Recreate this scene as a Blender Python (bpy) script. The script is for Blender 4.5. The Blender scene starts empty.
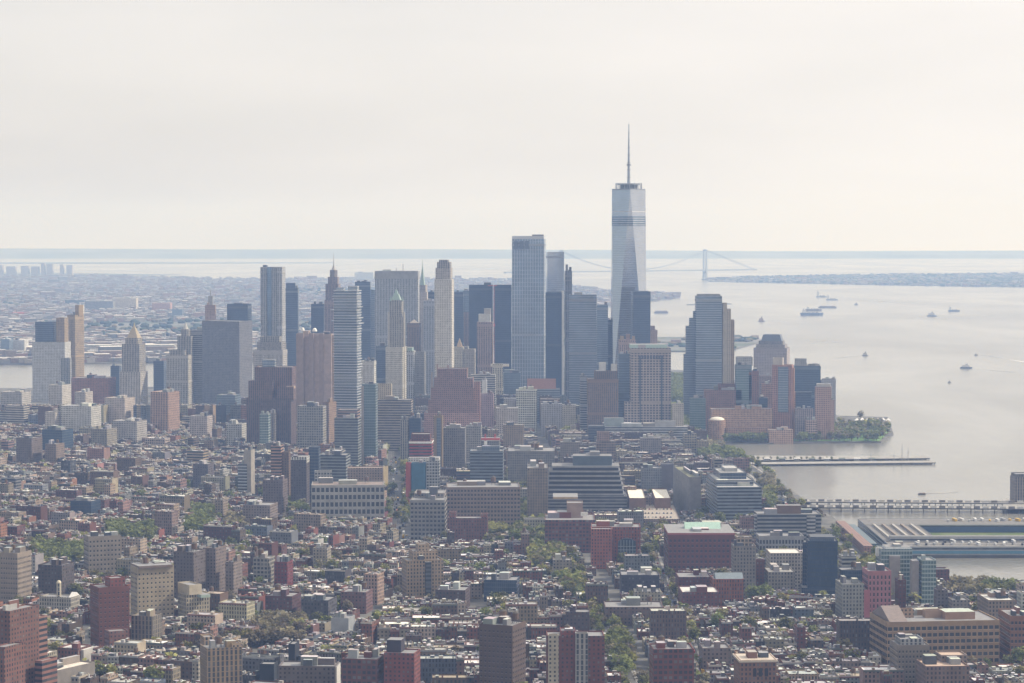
import bpy, math, random
import numpy as np
from mathutils import Vector, Matrix
rad = math.radians
sc = bpy.context.scene
COL = sc.collection
rnd = random.Random(7)

# ---------------------------------------------------------------- camera, sky, sun, exposure
F = 2540.0; H = 345.0; HOR = 229.0
PITCH = math.atan((341.5 - HOR) / F)
cd = bpy.data.cameras.new('camera'); cam = bpy.data.objects.new('camera', cd); COL.objects.link(cam)
cam.location = (0, 0, H); cam.rotation_euler = (rad(90) - PITCH, 0, 0)
cd.sensor_width = 36; cd.lens = F / 1024 * 36; cd.clip_start = 1; cd.clip_end = 120000
sc.camera = cam
SUN_AZ = 82.0; SUN_EL = 40.0          # azimuth to the right of the view direction (+Y)
w = bpy.data.worlds.new('World'); sc.world = w; w.use_nodes = True
nt = w.node_tree; nt.nodes.clear()
def N(nt, t, **k):
    n = nt.nodes.new(t)
    for a, b in k.items(): setattr(n, a, b)
    return n
out = N(nt, 'ShaderNodeOutputWorld'); bg = N(nt, 'ShaderNodeBackground'); bg2 = N(nt, 'ShaderNodeBackground')
sky = N(nt, 'ShaderNodeTexSky'); sky.sky_type = 'NISHITA'; sky.sun_disc = False
sky.sun_elevation = rad(SUN_EL); sky.sun_rotation = rad(SUN_AZ); sky.altitude = 300; sky.dust_density = 3.0; sky.air_density = 1.0
nt.links.new(sky.outputs[0], bg.inputs[0]); bg.inputs[1].default_value = 0.10
# thin high cloud veil over the clear sky
tc = N(nt, 'ShaderNodeTexCoord'); mp = N(nt, 'ShaderNodeMapping'); mp.inputs['Scale'].default_value = (2.5, 2.5, 14)
nz = N(nt, 'ShaderNodeTexNoise'); nz.inputs['Scale'].default_value = 2.2; nz.inputs['Detail'].default_value = 5
rp = N(nt, 'ShaderNodeValToRGB')
rp.color_ramp.elements[0].position = 0.35; rp.color_ramp.elements[0].color = (0.69, 0.69, 0.69, 1)
rp.color_ramp.elements[1].position = 0.65; rp.color_ramp.elements[1].color = (0.79, 0.79, 0.79, 1)
nt.links.new(tc.outputs['Generated'], mp.inputs[0]); nt.links.new(mp.outputs[0], nz.inputs[0]); nt.links.new(nz.outputs[0], rp.inputs[0])
bg2.inputs[0].default_value = (1.0, 0.958, 0.925, 1); bg2.inputs[1].default_value = 0.99
mx = N(nt, 'ShaderNodeMixShader')
vm = N(nt, 'ShaderNodeVectorMath', operation='DOT_PRODUCT'); nt.links.new(tc.outputs['Generated'], vm.inputs[0])
vm.inputs[1].default_value = (math.sin(rad(SUN_AZ)) * math.cos(rad(SUN_EL)), math.cos(rad(SUN_AZ)) * math.cos(rad(SUN_EL)), math.sin(rad(SUN_EL)))
ma = N(nt, 'ShaderNodeMath', operation='MULTIPLY_ADD'); nt.links.new(vm.outputs['Value'], ma.inputs[0]); ma.inputs[1].default_value = 0.8; ma.inputs[2].default_value = 0.0
mb = N(nt, 'ShaderNodeMath', operation='ADD'); mb.use_clamp = True; nt.links.new(ma.outputs[0], mb.inputs[0]); nt.links.new(rp.outputs[0], mb.inputs[1])
nt.links.new(mb.outputs[0], mx.inputs[0]); nt.links.new(bg.outputs[0], mx.inputs[1]); nt.links.new(bg2.outputs[0], mx.inputs[2])
nt.links.new(mx.outputs[0], out.inputs[0])
sd = bpy.data.lights.new('sun', 'SUN'); sun = bpy.data.objects.new('sun', sd); COL.objects.link(sun)
sd.energy = 4.3; sd.angle = rad(0.5); sd.color = (1, 0.92, 0.80)
sv = Vector((math.sin(rad(SUN_AZ)) * math.cos(rad(SUN_EL)), math.cos(rad(SUN_AZ)) * math.cos(rad(SUN_EL)), math.sin(rad(SUN_EL))))
sun.rotation_euler = sv.to_track_quat('Z', 'Y').to_euler()
sc.view_settings.view_transform = 'Standard'; sc.view_settings.look = 'None'
sc.view_settings.exposure = 0.0; sc.view_settings.gamma = 1
cy = sc.cycles
cy.max_bounces = 6; cy.diffuse_bounces = 2; cy.glossy_bounces = 2; cy.volume_bounces = 3; cy.transmission_bounces = 2
cy.use_denoising = True; cy.caustics_reflective = False; cy.caustics_refractive = False
HAZE_DENSITY = 7.2e-5; HAZE_COLOR = (0.37, 0.56, 1.0, 1)

# ---------------------------------------------------------------- pixel <-> place
CP, SP = math.cos(PITCH), math.sin(PITCH)
def ray(u, v):
    x = (u - 512) / F; y = -(v - 341.5) / F
    return Vector((x, CP + y * SP, -SP + y * CP))
def at(u, v, Y):
    r = ray(u, v); return Vector((r.x / r.y * Y, Y, H + r.z / r.y * Y))
def ground(u, v, z=0.0):
    r = ray(u, v); t = (z - H) / r.z; return Vector((r.x * t, r.y * t, z))
def dist(v): return ground(512, v).y
def proj(x, y, z):
    dz = z - H
    dep = y * CP - dz * SP; up = y * SP + dz * CP
    return 512 + F * x / dep, 341.5 - F * up / dep

# ---------------------------------------------------------------- materials
def newmat(name):
    m = bpy.data.materials.new(name); m.use_nodes = True
    return m, m.node_tree, m.node_tree.nodes['Principled BSDF']
def math_(nt, op, a, b=None, c=None):
    n = N(nt, 'ShaderNodeMath', operation=op)
    for i, s in enumerate((a, b, c)):
        if s is None: continue
        if isinstance(s, (int, float)): n.inputs[i].default_value = s
        else: nt.links.new(s, n.inputs[i])
    return n.outputs[0]
def mixc(nt, f, a, b, mode='MIX'):
    n = N(nt, 'ShaderNodeMix', data_type='RGBA', blend_type=mode)
    for i, s in ((0, f), (6, a), (7, b)):
        if isinstance(s, (int, float)): n.inputs[i].default_value = s
        elif isinstance(s, tuple): n.inputs[i].default_value = (*s, 1)
        else: nt.links.new(s, n.inputs[i])
    return n.outputs[2]
MATS = {}
def facade(key, su=3.0, sv=3.4, fu=0.45, fv=0.52, glass=(0.03, 0.035, 0.045), gm=0.0, gr=0.25, blinds=0.35, soft=0.0):
    """wall colour from the mesh, windows as a grid in metres along the wall"""
    m, nt, b = newmat(key); L = nt.links
    at_ = N(nt, 'ShaderNodeAttribute', attribute_name='Col')
    uv = N(nt, 'ShaderNodeUVMap'); sx = N(nt, 'ShaderNodeSeparateXYZ'); L.new(uv.outputs[0], sx.inputs[0])
    U, V = sx.outputs[0], sx.outputs[1]
    nz = N(nt, 'ShaderNodeTexNoise'); nz.inputs['Scale'].default_value = 0.12; nz.inputs['Detail'].default_value = 4
    L.new(uv.outputs[0], nz.inputs[0])
    var = math_(nt, 'MULTIPLY_ADD', nz.outputs[0], 0.6, 0.38)
    vv = N(nt, 'ShaderNodeCombineColor'); [L.new(var, vv.inputs[i]) for i in range(3)]
    wall = mixc(nt, 1.0, at_.outputs[0], vv.outputs[0], 'MULTIPLY')
    if fu > 0:
        iu = math_(nt, 'FLOOR', math_(nt, 'DIVIDE', U, su)); iv = math_(nt, 'FLOOR', math_(nt, 'DIVIDE', V, sv))
        fru = math_(nt, 'FRACT', math_(nt, 'DIVIDE', U, su)); frv = math_(nt, 'FRACT', math_(nt, 'DIVIDE', V, sv))
        mu = math_(nt, 'LESS_THAN', math_(nt, 'ABSOLUTE', math_(nt, 'SUBTRACT', fru, 0.5)), fu / 2)
        mv = math_(nt, 'LESS_THAN', math_(nt, 'ABSOLUTE', math_(nt, 'SUBTRACT', frv, 0.5)), fv / 2)
        mask = math_(nt, 'MULTIPLY', mu, mv)
        cb = N(nt, 'ShaderNodeCombineXYZ'); L.new(iu, cb.inputs[0]); L.new(iv, cb.inputs[1])
        wn = N(nt, 'ShaderNodeTexWhiteNoise', noise_dimensions='2D'); L.new(cb.outputs[0], wn.inputs[0])
        bl = math_(nt, 'MULTIPLY', math_(nt, 'POWER', wn.outputs[0], 3.0), blinds)
        n3 = N(nt, 'ShaderNodeTexNoise'); n3.inputs['Scale'].default_value = 0.035; n3.inputs['Detail'].default_value = 3; L.new(uv.outputs[0], n3.inputs[0])
        g2 = mixc(nt, math_(nt, 'MULTIPLY_ADD', n3.outputs[0], 1.6, -0.3), tuple(q * (.9 if gm > .7 else .6) for q in glass), tuple(min(.8, q * (1.12 if gm > .7 else 1.45)) for q in glass))  # broad mottle in the glass colour imitates reflections of neighbouring buildings
        gcol = mixc(nt, bl, g2, (0.45, 0.43, 0.40))
        L.new(mixc(nt, mask, wall, gcol), b.inputs['Base Color'])
        L.new(math_(nt, 'MULTIPLY_ADD', mask, gr - 0.85, 0.85), b.inputs['Roughness'])
        if gm > 0: L.new(math_(nt, 'MULTIPLY', mask, gm), b.inputs['Metallic'])
    else:
        L.new(wall, b.inputs['Base Color']); b.inputs['Roughness'].default_value = 0.85
    MATS[key] = m
    return m
facade('punched_windows', 2.9, 3.3, 0.46, 0.58)
facade('wide_windows', 3.6, 3.8, 0.66, 0.58)
facade('tall_windows', 2.4, 3.5, 0.46, 0.66)
facade('small_windows', 3.2, 3.1, 0.42, 0.48)
facade('ribbon_windows', 6.0, 3.9, 1.1, 0.5, gr=0.2, blinds=0.15)
facade('ribbon_glass', 3.0, 4.1, 1.1, 0.68, glass=(0.16, 0.21, 0.27), gm=0.5, gr=0.15, blinds=0.12)
facade('column_windows', 3.2, 3.8, 0.5, 0.86, glass=(0.035, 0.045, 0.06), blinds=0.2)
facade('curtain_dark', 1.8, 3.9, 0.86, 0.84, glass=(0.03, 0.055, 0.10), gm=0.15, gr=0.12, blinds=0.05)
facade('curtain_blue', 2.2, 4.0, 0.84, 0.8, glass=(0.16, 0.23, 0.32), gm=0.6, gr=0.15, blinds=0.1)
facade('curtain_silver', 1.6, 4.2, 0.92, 0.92, glass=(0.46, 0.48, 0.53), gm=0.82, gr=0.05, blinds=0.03)
facade('curtain_grid', 5.2, 8.0, 0.80, 0.92, glass=(0.22, 0.28, 0.36), gm=0.5, gr=0.15, blinds=0.1)
facade('curtain_green', 2.6, 3.9, 0.85, 0.7, glass=(0.13, 0.22, 0.24), gm=0.5, gr=0.15, blinds=0.15)
facade('deep_grid', 5.0, 4.2, 0.66, 0.6, glass=(0.03, 0.035, 0.05), blinds=0.15)
facade('plain', fu=0)
def roofmat():
    m, nt, b = newmat('roofing'); L = nt.links
    a = N(nt, 'ShaderNodeAttribute', attribute_name='Col'); g = N(nt, 'ShaderNodeUVMap')
    nz = N(nt, 'ShaderNodeTexNoise'); nz.inputs['Scale'].default_value = 0.25; nz.inputs['Detail'].default_value = 6; L.new(g.outputs[0], nz.inputs[0])
    var = math_(nt, 'MULTIPLY_ADD', nz.outputs[0], 0.9, 0.55)
    vv = N(nt, 'ShaderNodeCombineColor'); [L.new(var, vv.inputs[i]) for i in range(3)]
    L.new(mixc(nt, 1.0, a.outputs[0], vv.outputs[0], 'MULTIPLY'), b.inputs['Base Color']); b.inputs['Roughness'].default_value = 0.8
    MATS['roofing'] = m
roofmat()
def solid(key, rough=0.7, metal=0.0, spec=0.5):
    m, nt, b = newmat(key); a = N(nt, 'ShaderNodeAttribute', attribute_name='Col')
    tcn = N(nt, 'ShaderNodeTexCoord'); nz = N(nt, 'ShaderNodeTexNoise'); nz.inputs['Scale'].default_value = 0.4
    nt.links.new(tcn.outputs['Object'], nz.inputs[0])
    var = math_(nt, 'MULTIPLY_ADD', nz.outputs[0], 0.5, 0.75)
    vv = N(nt, 'ShaderNodeCombineColor'); [nt.links.new(var, vv.inputs[i]) for i in range(3)]
    nt.links.new(mixc(nt, 1.0, a.outputs[0], vv.outputs[0], 'MULTIPLY'), b.inputs['Base Color'])
    b.inputs['Roughness'].default_value = rough; b.inputs['Metallic'].default_value = metal
    b.inputs['Specular IOR Level'].default_value = spec
    MATS[key] = m
solid('painted', 0.5); solid('glass', 0.15, 0.0, 0.8); solid('metal', 0.35, 0.7); solid('matte', 0.9, 0, 0.2)
m, nt, b = newmat('leaves')
a_ = N(nt, 'ShaderNodeAttribute', attribute_name='Col'); oi = N(nt, 'ShaderNodeObjectInfo')
hs = N(nt, 'ShaderNodeHueSaturation'); nt.links.new(a_.outputs[0], hs.inputs['Color'])
nt.links.new(math_(nt, 'MULTIPLY_ADD', oi.outputs['Random'], 0.6, 0.7), hs.inputs['Value'])
nt.links.new(math_(nt, 'MULTIPLY_ADD', oi.outputs['Random'], 0.05, 0.475), hs.inputs['Hue'])
nt.links.new(hs.outputs[0], b.inputs['Base Color']); b.inputs['Roughness'].default_value = 0.7; b.inputs['Specular IOR Level'].default_value = 0.2
tl_ = N(nt, 'ShaderNodeBsdfTranslucent'); nt.links.new(hs.outputs[0], tl_.inputs[0]); ad_ = N(nt, 'ShaderNodeMixShader'); ad_.inputs[0].default_value = 0.4
nt.links.new(b.outputs[0], ad_.inputs[1]); nt.links.new(tl_.outputs[0], ad_.inputs[2]); nt.links.new(ad_.outputs[0], [n for n in nt.nodes if n.type == 'OUTPUT_MATERIAL'][0].inputs[0])
MATS['leaves'] = m

# ---------------------------------------------------------------- mesh builder
class MB:
    def __init__(s):
        s.v = []; s.f = []; s.m = []; s.c = []; s.uv = []; s.mats = []
    def mi(s, k):
        if k not in s.mats: s.mats.append(k)
        return s.mats.index(k)
    def face(s, pts, mat, col, uvs=None):
        n = len(s.v); s.v.extend(pts); s.f.append(tuple(range(n, n + len(pts)))); s.m.append(s.mi(mat)); s.c.append(col)
        s.uv.append(uvs or [(p[0], p[1]) for p in pts])
    def prism(s, poly, z0, z1, mat, col, rmat='roofing', rcol=(0.3, 0.3, 0.3), top=None, cap=True, u0=0.0, bottom=False):
        """poly counter-clockwise; top = polygon at z1 if it tapers"""
        top = top or poly; n = len(poly); u = u0
        for i in range(n):
            a, b = poly[i], poly[(i + 1) % n]; c, d = top[(i + 1) % n], top[i]
            L = math.hypot(b[0] - a[0], b[1] - a[1])
            s.face([(a[0], a[1], z0), (b[0], b[1], z0), (c[0], c[1], z1), (d[0], d[1], z1)], mat, col,
                   [(u, z0), (u + L, z0), (u + L, z1), (u, z1)])
            u += L
        if cap: s.face([(p[0], p[1], z1) for p in top], rmat, rcol)
        if bottom: s.face([(p[0], p[1], z0) for p in reversed(poly)], rmat, rcol)
    def box(s, cx, cy, sx, sy, z0, z1, mat, col, rmat=None, rcol=None, rot=0.0, bottom=False):
        s.prism(rect(cx, cy, sx, sy, rot), z0, z1, mat, col, rmat or mat, rcol or col, bottom=bottom)
    def parap(s, poly, z0, z1, mat, col, rcol, t=0.4, h=0.9):
        """walls with a raised rim round a sunken roof"""
        inn = inset(poly, t); n = len(poly); u = 0.0
        s.prism(poly, z0, z1, mat, col, cap=False, u0=0.0)
        for i in range(n):
            j = (i + 1) % n
            s.face([(*poly[i], z1), (*poly[j], z1), (*inn[j], z1), (*inn[i], z1)], 'plain', col)
            s.face([(*inn[i], z1), (*inn[j], z1), (*inn[j], z1 - h), (*inn[i], z1 - h)], 'plain', col)
        s.face([(*p, z1 - h) for p in inn], 'roofing', rcol)
    def build(s, name, parent=None, loc=(0, 0, 0), rz=0.0, link=True):
        me = bpy.data.meshes.new(name)
        me.from_pydata(s.v, [], s.f)
        for k in s.mats: me.materials.append(MATS[k])
        me.polygons.foreach_set('material_index', np.array(s.m, dtype=np.int32))
        ca = me.color_attributes.new('Col', 'FLOAT_COLOR', 'CORNER')
        ln = np.array([len(f) for f in s.f]); cc = np.repeat(np.array([(*c[:3], 1.0) for c in s.c], dtype=np.float32), ln, axis=0)
        ca.data.foreach_set('color', cc.ravel())
        uvl = me.uv_layers.new(name='UVMap')
        uvl.data.foreach_set('uv', np.array([q for f in s.uv for q in f], dtype=np.float32).ravel())
        me.update()
        return link_mesh(name, me, parent, loc, rz) if link else me
def link_mesh(name, me, parent=None, loc=(0, 0, 0), rz=0.0):
    o = bpy.data.objects.new(name, me); COL.objects.link(o); o.parent = parent
    o.location = loc; o.rotation_euler = (0, 0, rz)
    return o
def rect(cx, cy, sx, sy, rot=0.0):
    c, s = math.cos(rot), math.sin(rot)
    return [(cx + x * c - y * s, cy + x * s + y * c) for x, y in ((-sx/2, -sy/2), (sx/2, -sy/2), (sx/2, sy/2), (-sx/2, sy/2))]
def inset(poly, t):
    cx = sum(p[0] for p in poly) / len(poly); cy_ = sum(p[1] for p in poly) / len(poly)
    r = []
    for p in poly:
        dx, dy = p[0] - cx, p[1] - cy_; L = math.hypot(dx, dy) or 1; k = max(0.05, 1 - t * 1.4 / L)
        r.append((cx + dx * k, cy_ + dy * k))
    return r
def ngon(cx, cy, rx, ry, n, ph=0.0):
    return [(cx + rx * math.cos(ph + 2 * math.pi * i / n), cy + ry * math.sin(ph + 2 * math.pi * i / n)) for i in range(n)]
def tag(o, label=None, cat=None, group=None, kind=None):
    for k, v in (('label', label), ('category', cat), ('group', group), ('kind', kind)):
        if v: o[k] = v
    return o
def empty(name, loc, rz=0.0):
    o = bpy.data.objects.new(name, None); COL.objects.link(o); o.location = loc; o.rotation_euler = (0, 0, rz); o.empty_display_size = 5
    return o
def jit(c, a, r=None):
    r = r or rnd; k = 1 + r.uniform(-a, a)
    return tuple(max(0.01, min(0.85, x * k * (1 + r.uniform(-a / 3, a / 3)))) for x in c)
# ---------------------------------------------------------------- palette (real base colours; ORANGE is brick tinted as if sunlit)
RED = (0.24, 0.11, 0.08); DRED = (0.17, 0.05, 0.035); BRN = (0.20, 0.125, 0.08); DBRN = (0.11, 0.075, 0.055); TAN = (0.42, 0.31, 0.19)
CREAM = (0.56, 0.49, 0.38); GREY = (0.30, 0.30, 0.31); LGREY = (0.46, 0.46, 0.46); DGREY = (0.11, 0.12, 0.14); WHITE = (0.74, 0.73, 0.70)
PINK = (0.50, 0.17, 0.20); STEEL = (0.24, 0.28, 0.34); ORANGE = (0.46, 0.25, 0.16); ROSE = (0.36, 0.25, 0.22); SLATE = (0.16, 0.18, 0.22)
COPPER = (0.28, 0.38, 0.34); STONE = (0.44, 0.40, 0.34)
RW = -18.5; RE = 1.4            # the two street grids, degrees
LAND = []                       # landmarks for labels: phrase, u, v
FOOT = []                       # footprints kept clear: x, y, half w, half d, rot
TANKS = {}
def water_tank(parent, x, y, z, s=1.0):
    """wooden roof tank on legs"""
    if 'tank' not in TANKS:
        b = MB(); p = ngon(0, 0, 2.2, 2.2, 10)
        b.prism(p, 2.6, 6.4, 'matte', (0.14, 0.09, 0.06), cap=False)
        b.prism(ngon(0, 0, 2.4, 2.4, 10), 6.4, 7.8, 'matte', (0.10, 0.09, 0.08), top=ngon(0, 0, 0.15, 0.15, 10), rmat='matte', rcol=(0.1, 0.09, 0.08))
        TANKS['tank'] = b.build('water_tank', link=False)
        b = MB()
        for sx in (-1.4, 1.4):
            for sy in (-1.4, 1.4): b.box(sx, sy, 0.3, 0.3, 0, 2.6, 'matte', (0.1, 0.1, 0.1))
        b.box(0, 0, 4.2, 4.2, 2.4, 2.62, 'matte', (0.12, 0.1, 0.09))
        TANKS['legs'] = b.build('tank_legs', link=False)
    t = link_mesh('water_tank', TANKS['tank'], parent, (x, y, z)); t.scale = (s, s, s)
    link_mesh('tank_legs', TANKS['legs'], t)
    return t
def shape(b, kind, w, d, z0, z1, mat, col, rcol, tr=0.0):
    if kind == 'box': b.parap(rect(0, 0, w, d), z0, z1, mat, col, rcol, t=0.6, h=1.0)
    elif kind == 'solid': b.box(0, 0, w, d, z0, z1, mat, col, 'roofing', rcol)
    elif kind == 'pyr': b.prism(rect(0, 0, w, d), z0, z1, mat, col, top=rect(0, 0, w * 0.04, d * 0.04), rmat=mat, rcol=rcol)
    elif kind == 'taper': b.prism(rect(0, 0, w, d), z0, z1, mat, col, top=rect(0, 0, w * tr, d * tr), rcol=rcol)
    elif kind == 'cyl': b.prism(ngon(0, 0, w/2, w/2, 20), z0, z1, mat, col, rcol=rcol)
    elif kind == 'oct': b.prism(ngon(0, 0, w/2 * 1.05, w/2 * 1.05, 8, rad(22.5)), z0, z1, mat, col, rcol=rcol)
    elif kind == 'cone': b.prism(ngon(0, 0, w/2, w/2, 12), z0, z1, mat, col, top=ngon(0, 0, 0.2, 0.2, 12), rmat=mat, rcol=rcol)
    elif kind == 'gable':
        h = d / 2
        b.face([(-w/2, -h, z0), (w/2, -h, z0), (w/2, 0, z1), (-w/2, 0, z1)], mat, col); b.face([(w/2, h, z0), (-w/2, h, z0), (-w/2, 0, z1), (w/2, 0, z1)], mat, col)
        b.face([(w/2, -h, z0), (w/2, h, z0), (w/2, 0, z1)], mat, col); b.face([(-w/2, h, z0), (-w/2, -h, z0), (-w/2, 0, z1)], mat, col)
    elif kind == 'dome':
        n = 5
        for i in range(n):
            a0, a1 = math.pi/2 * i/n, math.pi/2 * (i+1)/n; hh = z1 - z0
            r0, r1 = w/2 * math.cos(a0), max(0.1, w/2 * math.cos(a1))
            b.prism(ngon(0, 0, r0, r0, 18), z0 + hh * math.sin(a0), z0 + hh * math.sin(a1), mat, col, top=ngon(0, 0, r1, r1, 18), cap=(i == n-1), rmat=mat, rcol=col)
def hero(name, short, label, u0, u1, vt, vb, mat, col, rcol=(0.25, 0.25, 0.26), rot=RE, dep=None, cat='building', pieces=(), win=None,
         bands=None, kind='box', tr=1.0, tank=0, clutter=3, group=None, dy=0.0, body='walls', foot=True, extra=None):
    Y = dist(vb) + dy; r = rad(rot)
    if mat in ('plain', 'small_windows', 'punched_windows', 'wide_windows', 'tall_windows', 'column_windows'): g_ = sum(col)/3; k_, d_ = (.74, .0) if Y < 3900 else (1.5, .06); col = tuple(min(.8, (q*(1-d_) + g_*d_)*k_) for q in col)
    S = (u1 - u0) / F * Y
    D = dep or max(14, min(42, 0.8 * S))
    X = ((u0 + u1) / 2 - 512) / F * (Y + D/2)
    ph = r + math.atan2(X, Y)
    for _ in range(3):
        W = (S * (1 + D/2/Y) - D * abs(math.sin(ph))) / math.cos(ph)
        if W < 0.35 * S: D *= 0.75
    W = max(W, 0.35 * S)
    Yc = Y + D/2; z1 = at(512, vt, Y).z
    root = empty(name, (X, Yc, 0), r); tag(root, label, cat, group)
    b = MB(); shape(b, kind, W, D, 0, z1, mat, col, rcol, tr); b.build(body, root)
    if foot: FOOT.append((X, Yc, W/2 + 3, D/2 + 3, r))
    LAND.append((short, (u0 + u1)/2, (vt + vb)/2, u0, u1, vt, vb))
    for p in pieces:
        pn, pk, a0, a1, t, bt, pm, pc = p[:8]; q = p[8] if len(p) > 8 else {}
        pd = q.get('dy', 0.0); Yp = Yc + pd
        pw = (a1 - a0) / F * Yp
        dd = q.get('dep', D * min(1, pw / max(S, 1)) if pk not in ('cyl', 'cone', 'dome', 'oct') else pw)
        if pk in ('box', 'solid', 'taper', 'pyr', 'gable'): pw = max(pw * 0.4, (pw - dd * abs(math.sin(ph))) / math.cos(ph))
        px = ((a0 + a1)/2 - 512) / F * Yp - X
        yt = Yp - (dd/2 if pk not in ('cyl', 'cone', 'pyr', 'taper', 'gable') else 0)
        zt = at(512, t, yt).z; zb = 0 if bt is None else at(512, bt, yt).z
        if pk in ('pyr', 'cone', 'taper', 'dome', 'gable'): zb = max(zb, 0)
        lx = px * math.cos(r) + pd * math.sin(r); ly = -px * math.sin(r) + pd * math.cos(r)
        bb = MB(); shape(bb, pk, pw, dd, min(zb, zt - 0.3), zt, pm, pc, q.get('rcol', rcol if pk in ('box', 'solid') else pc), q.get('tr', 0.6))
        o = bb.build(pn, root, (lx, ly, 0))
        if q.get('label'): o['label'] = q['label']
        if bt is None and foot: FOOT.append((X + px, Yp, pw/2 + 2, dd/2 + 2, r))
    if bands:                                                    # continuous glass bands, one ring a floor
        n, f = bands; hh = z1 / n
        bb = MB(); bb.prism(rect(0, 0, W + 0.3, D + 0.3), 0, hh * f, 'glass', (0.03, 0.04, 0.055), rmat='glass', rcol=(0.03, 0.04, 0.055), bottom=True)
        me = bb.build('window_band', link=False)
        for i in range(n): link_mesh('window_band', me, root, (0, 0, hh * (i + (1 - f)/2)))
    if win:
        nx, ny, fw, fh = win[:4]; zt = z1 - (win[4] if len(win) > 4 else 3); zlow = win[5] if len(win) > 5 else 4
        def panes(L, place):
            sx = L / nx_; sz = (zt - zlow) / ny
            for j in range(ny):
                for i in range(nx_): place((-L/2 + sx * (i + 0.5)), zlow + sz * (j + 0.5), sx * fw, sz * fh)
        todo = []; nx_ = nx
        panes(W, lambda x, z, a, h: todo.append((x, -D/2, z, a, h, 0)))
        side = 1 if ph < 0 else -1
        nx_ = max(1, round(nx * D / W)); panes(D, lambda y, z, a, h: todo.append((side * W/2, y, z, a, h, 1)))
        todo.sort(key=lambda t: (t[5], -t[2])); wm = {}
        gc = (0.035, 0.04, 0.05)
        for i, (x, y, z, a, h, s) in enumerate(todo[:100]):
            if s not in wm:
                bb = MB(); bb.prism(rect(0, 0, a, 0.24), -h/2, h/2, 'glass', gc, rmat='painted', rcol=(0.5, 0.48, 0.45), bottom=True)
                bb.prism(rect(0, 0, a + 0.4, 0.5), -h/2 - 0.3, -h/2 - 0.02, 'painted', tuple(min(0.8, q * 1.25) for q in col), rmat='painted', rcol=(0.5, 0.48, 0.45))
                wm[s] = bb.build('window', link=False)
            o = link_mesh('window', wm[s], root, (x, y, z), rad(90) if s else 0)
        if len(todo) > 100:
            bb = MB()
            for x, y, z, a, h, s in todo[100:]:
                p = rect(x, y, a, 0.24) if not s else rect(x, y, 0.24, a)
                bb.prism(p, z - h/2, z + h/2, 'glass', gc, rmat='painted', rcol=(0.5, 0.48, 0.45), bottom=True)
            tag(bb.build('windows', root), kind='stuff')
    rr = random.Random(int(u0 * 7 + vt))
    for i in range(clutter):
        bw, bd, bh = rr.uniform(.12, .3) * W, rr.uniform(.2, .4) * D, rr.uniform(2.5, 5.5)
        x, y = rr.uniform(-.33, .33) * W, rr.uniform(-.3, .3) * D
        if kind in ('taper', 'pyr'): break
        bb = MB(); bb.box(x, y, bw, bd, z1 - 1, z1 + bh, 'plain', jit(rr.choice([col, GREY, LGREY, DGREY]), .2, rr), 'roofing', jit(LGREY, .3, rr)); bb.build('bulkhead' if i else 'penthouse', root)
    if z1 > 95 and kind == 'box' and Y > 3800:
        for f_ in (rr.uniform(.42, .62), .965):
            bb = MB(); bb.box(0, 0, W + .5, D + .5, z1*f_ - 2.6, z1*f_ + 2.0, 'painted', tuple(q*.55 for q in col), bottom=True); bb.build('mechanical_floor', root)
    for i in range(tank): water_tank(root, rr.uniform(-.35, .35) * W, rr.uniform(-.2, .3) * D, z1 - 0.8, rr.uniform(.9, 1.3))
    if extra: extra(root, W, D, z1)
    return root
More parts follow.
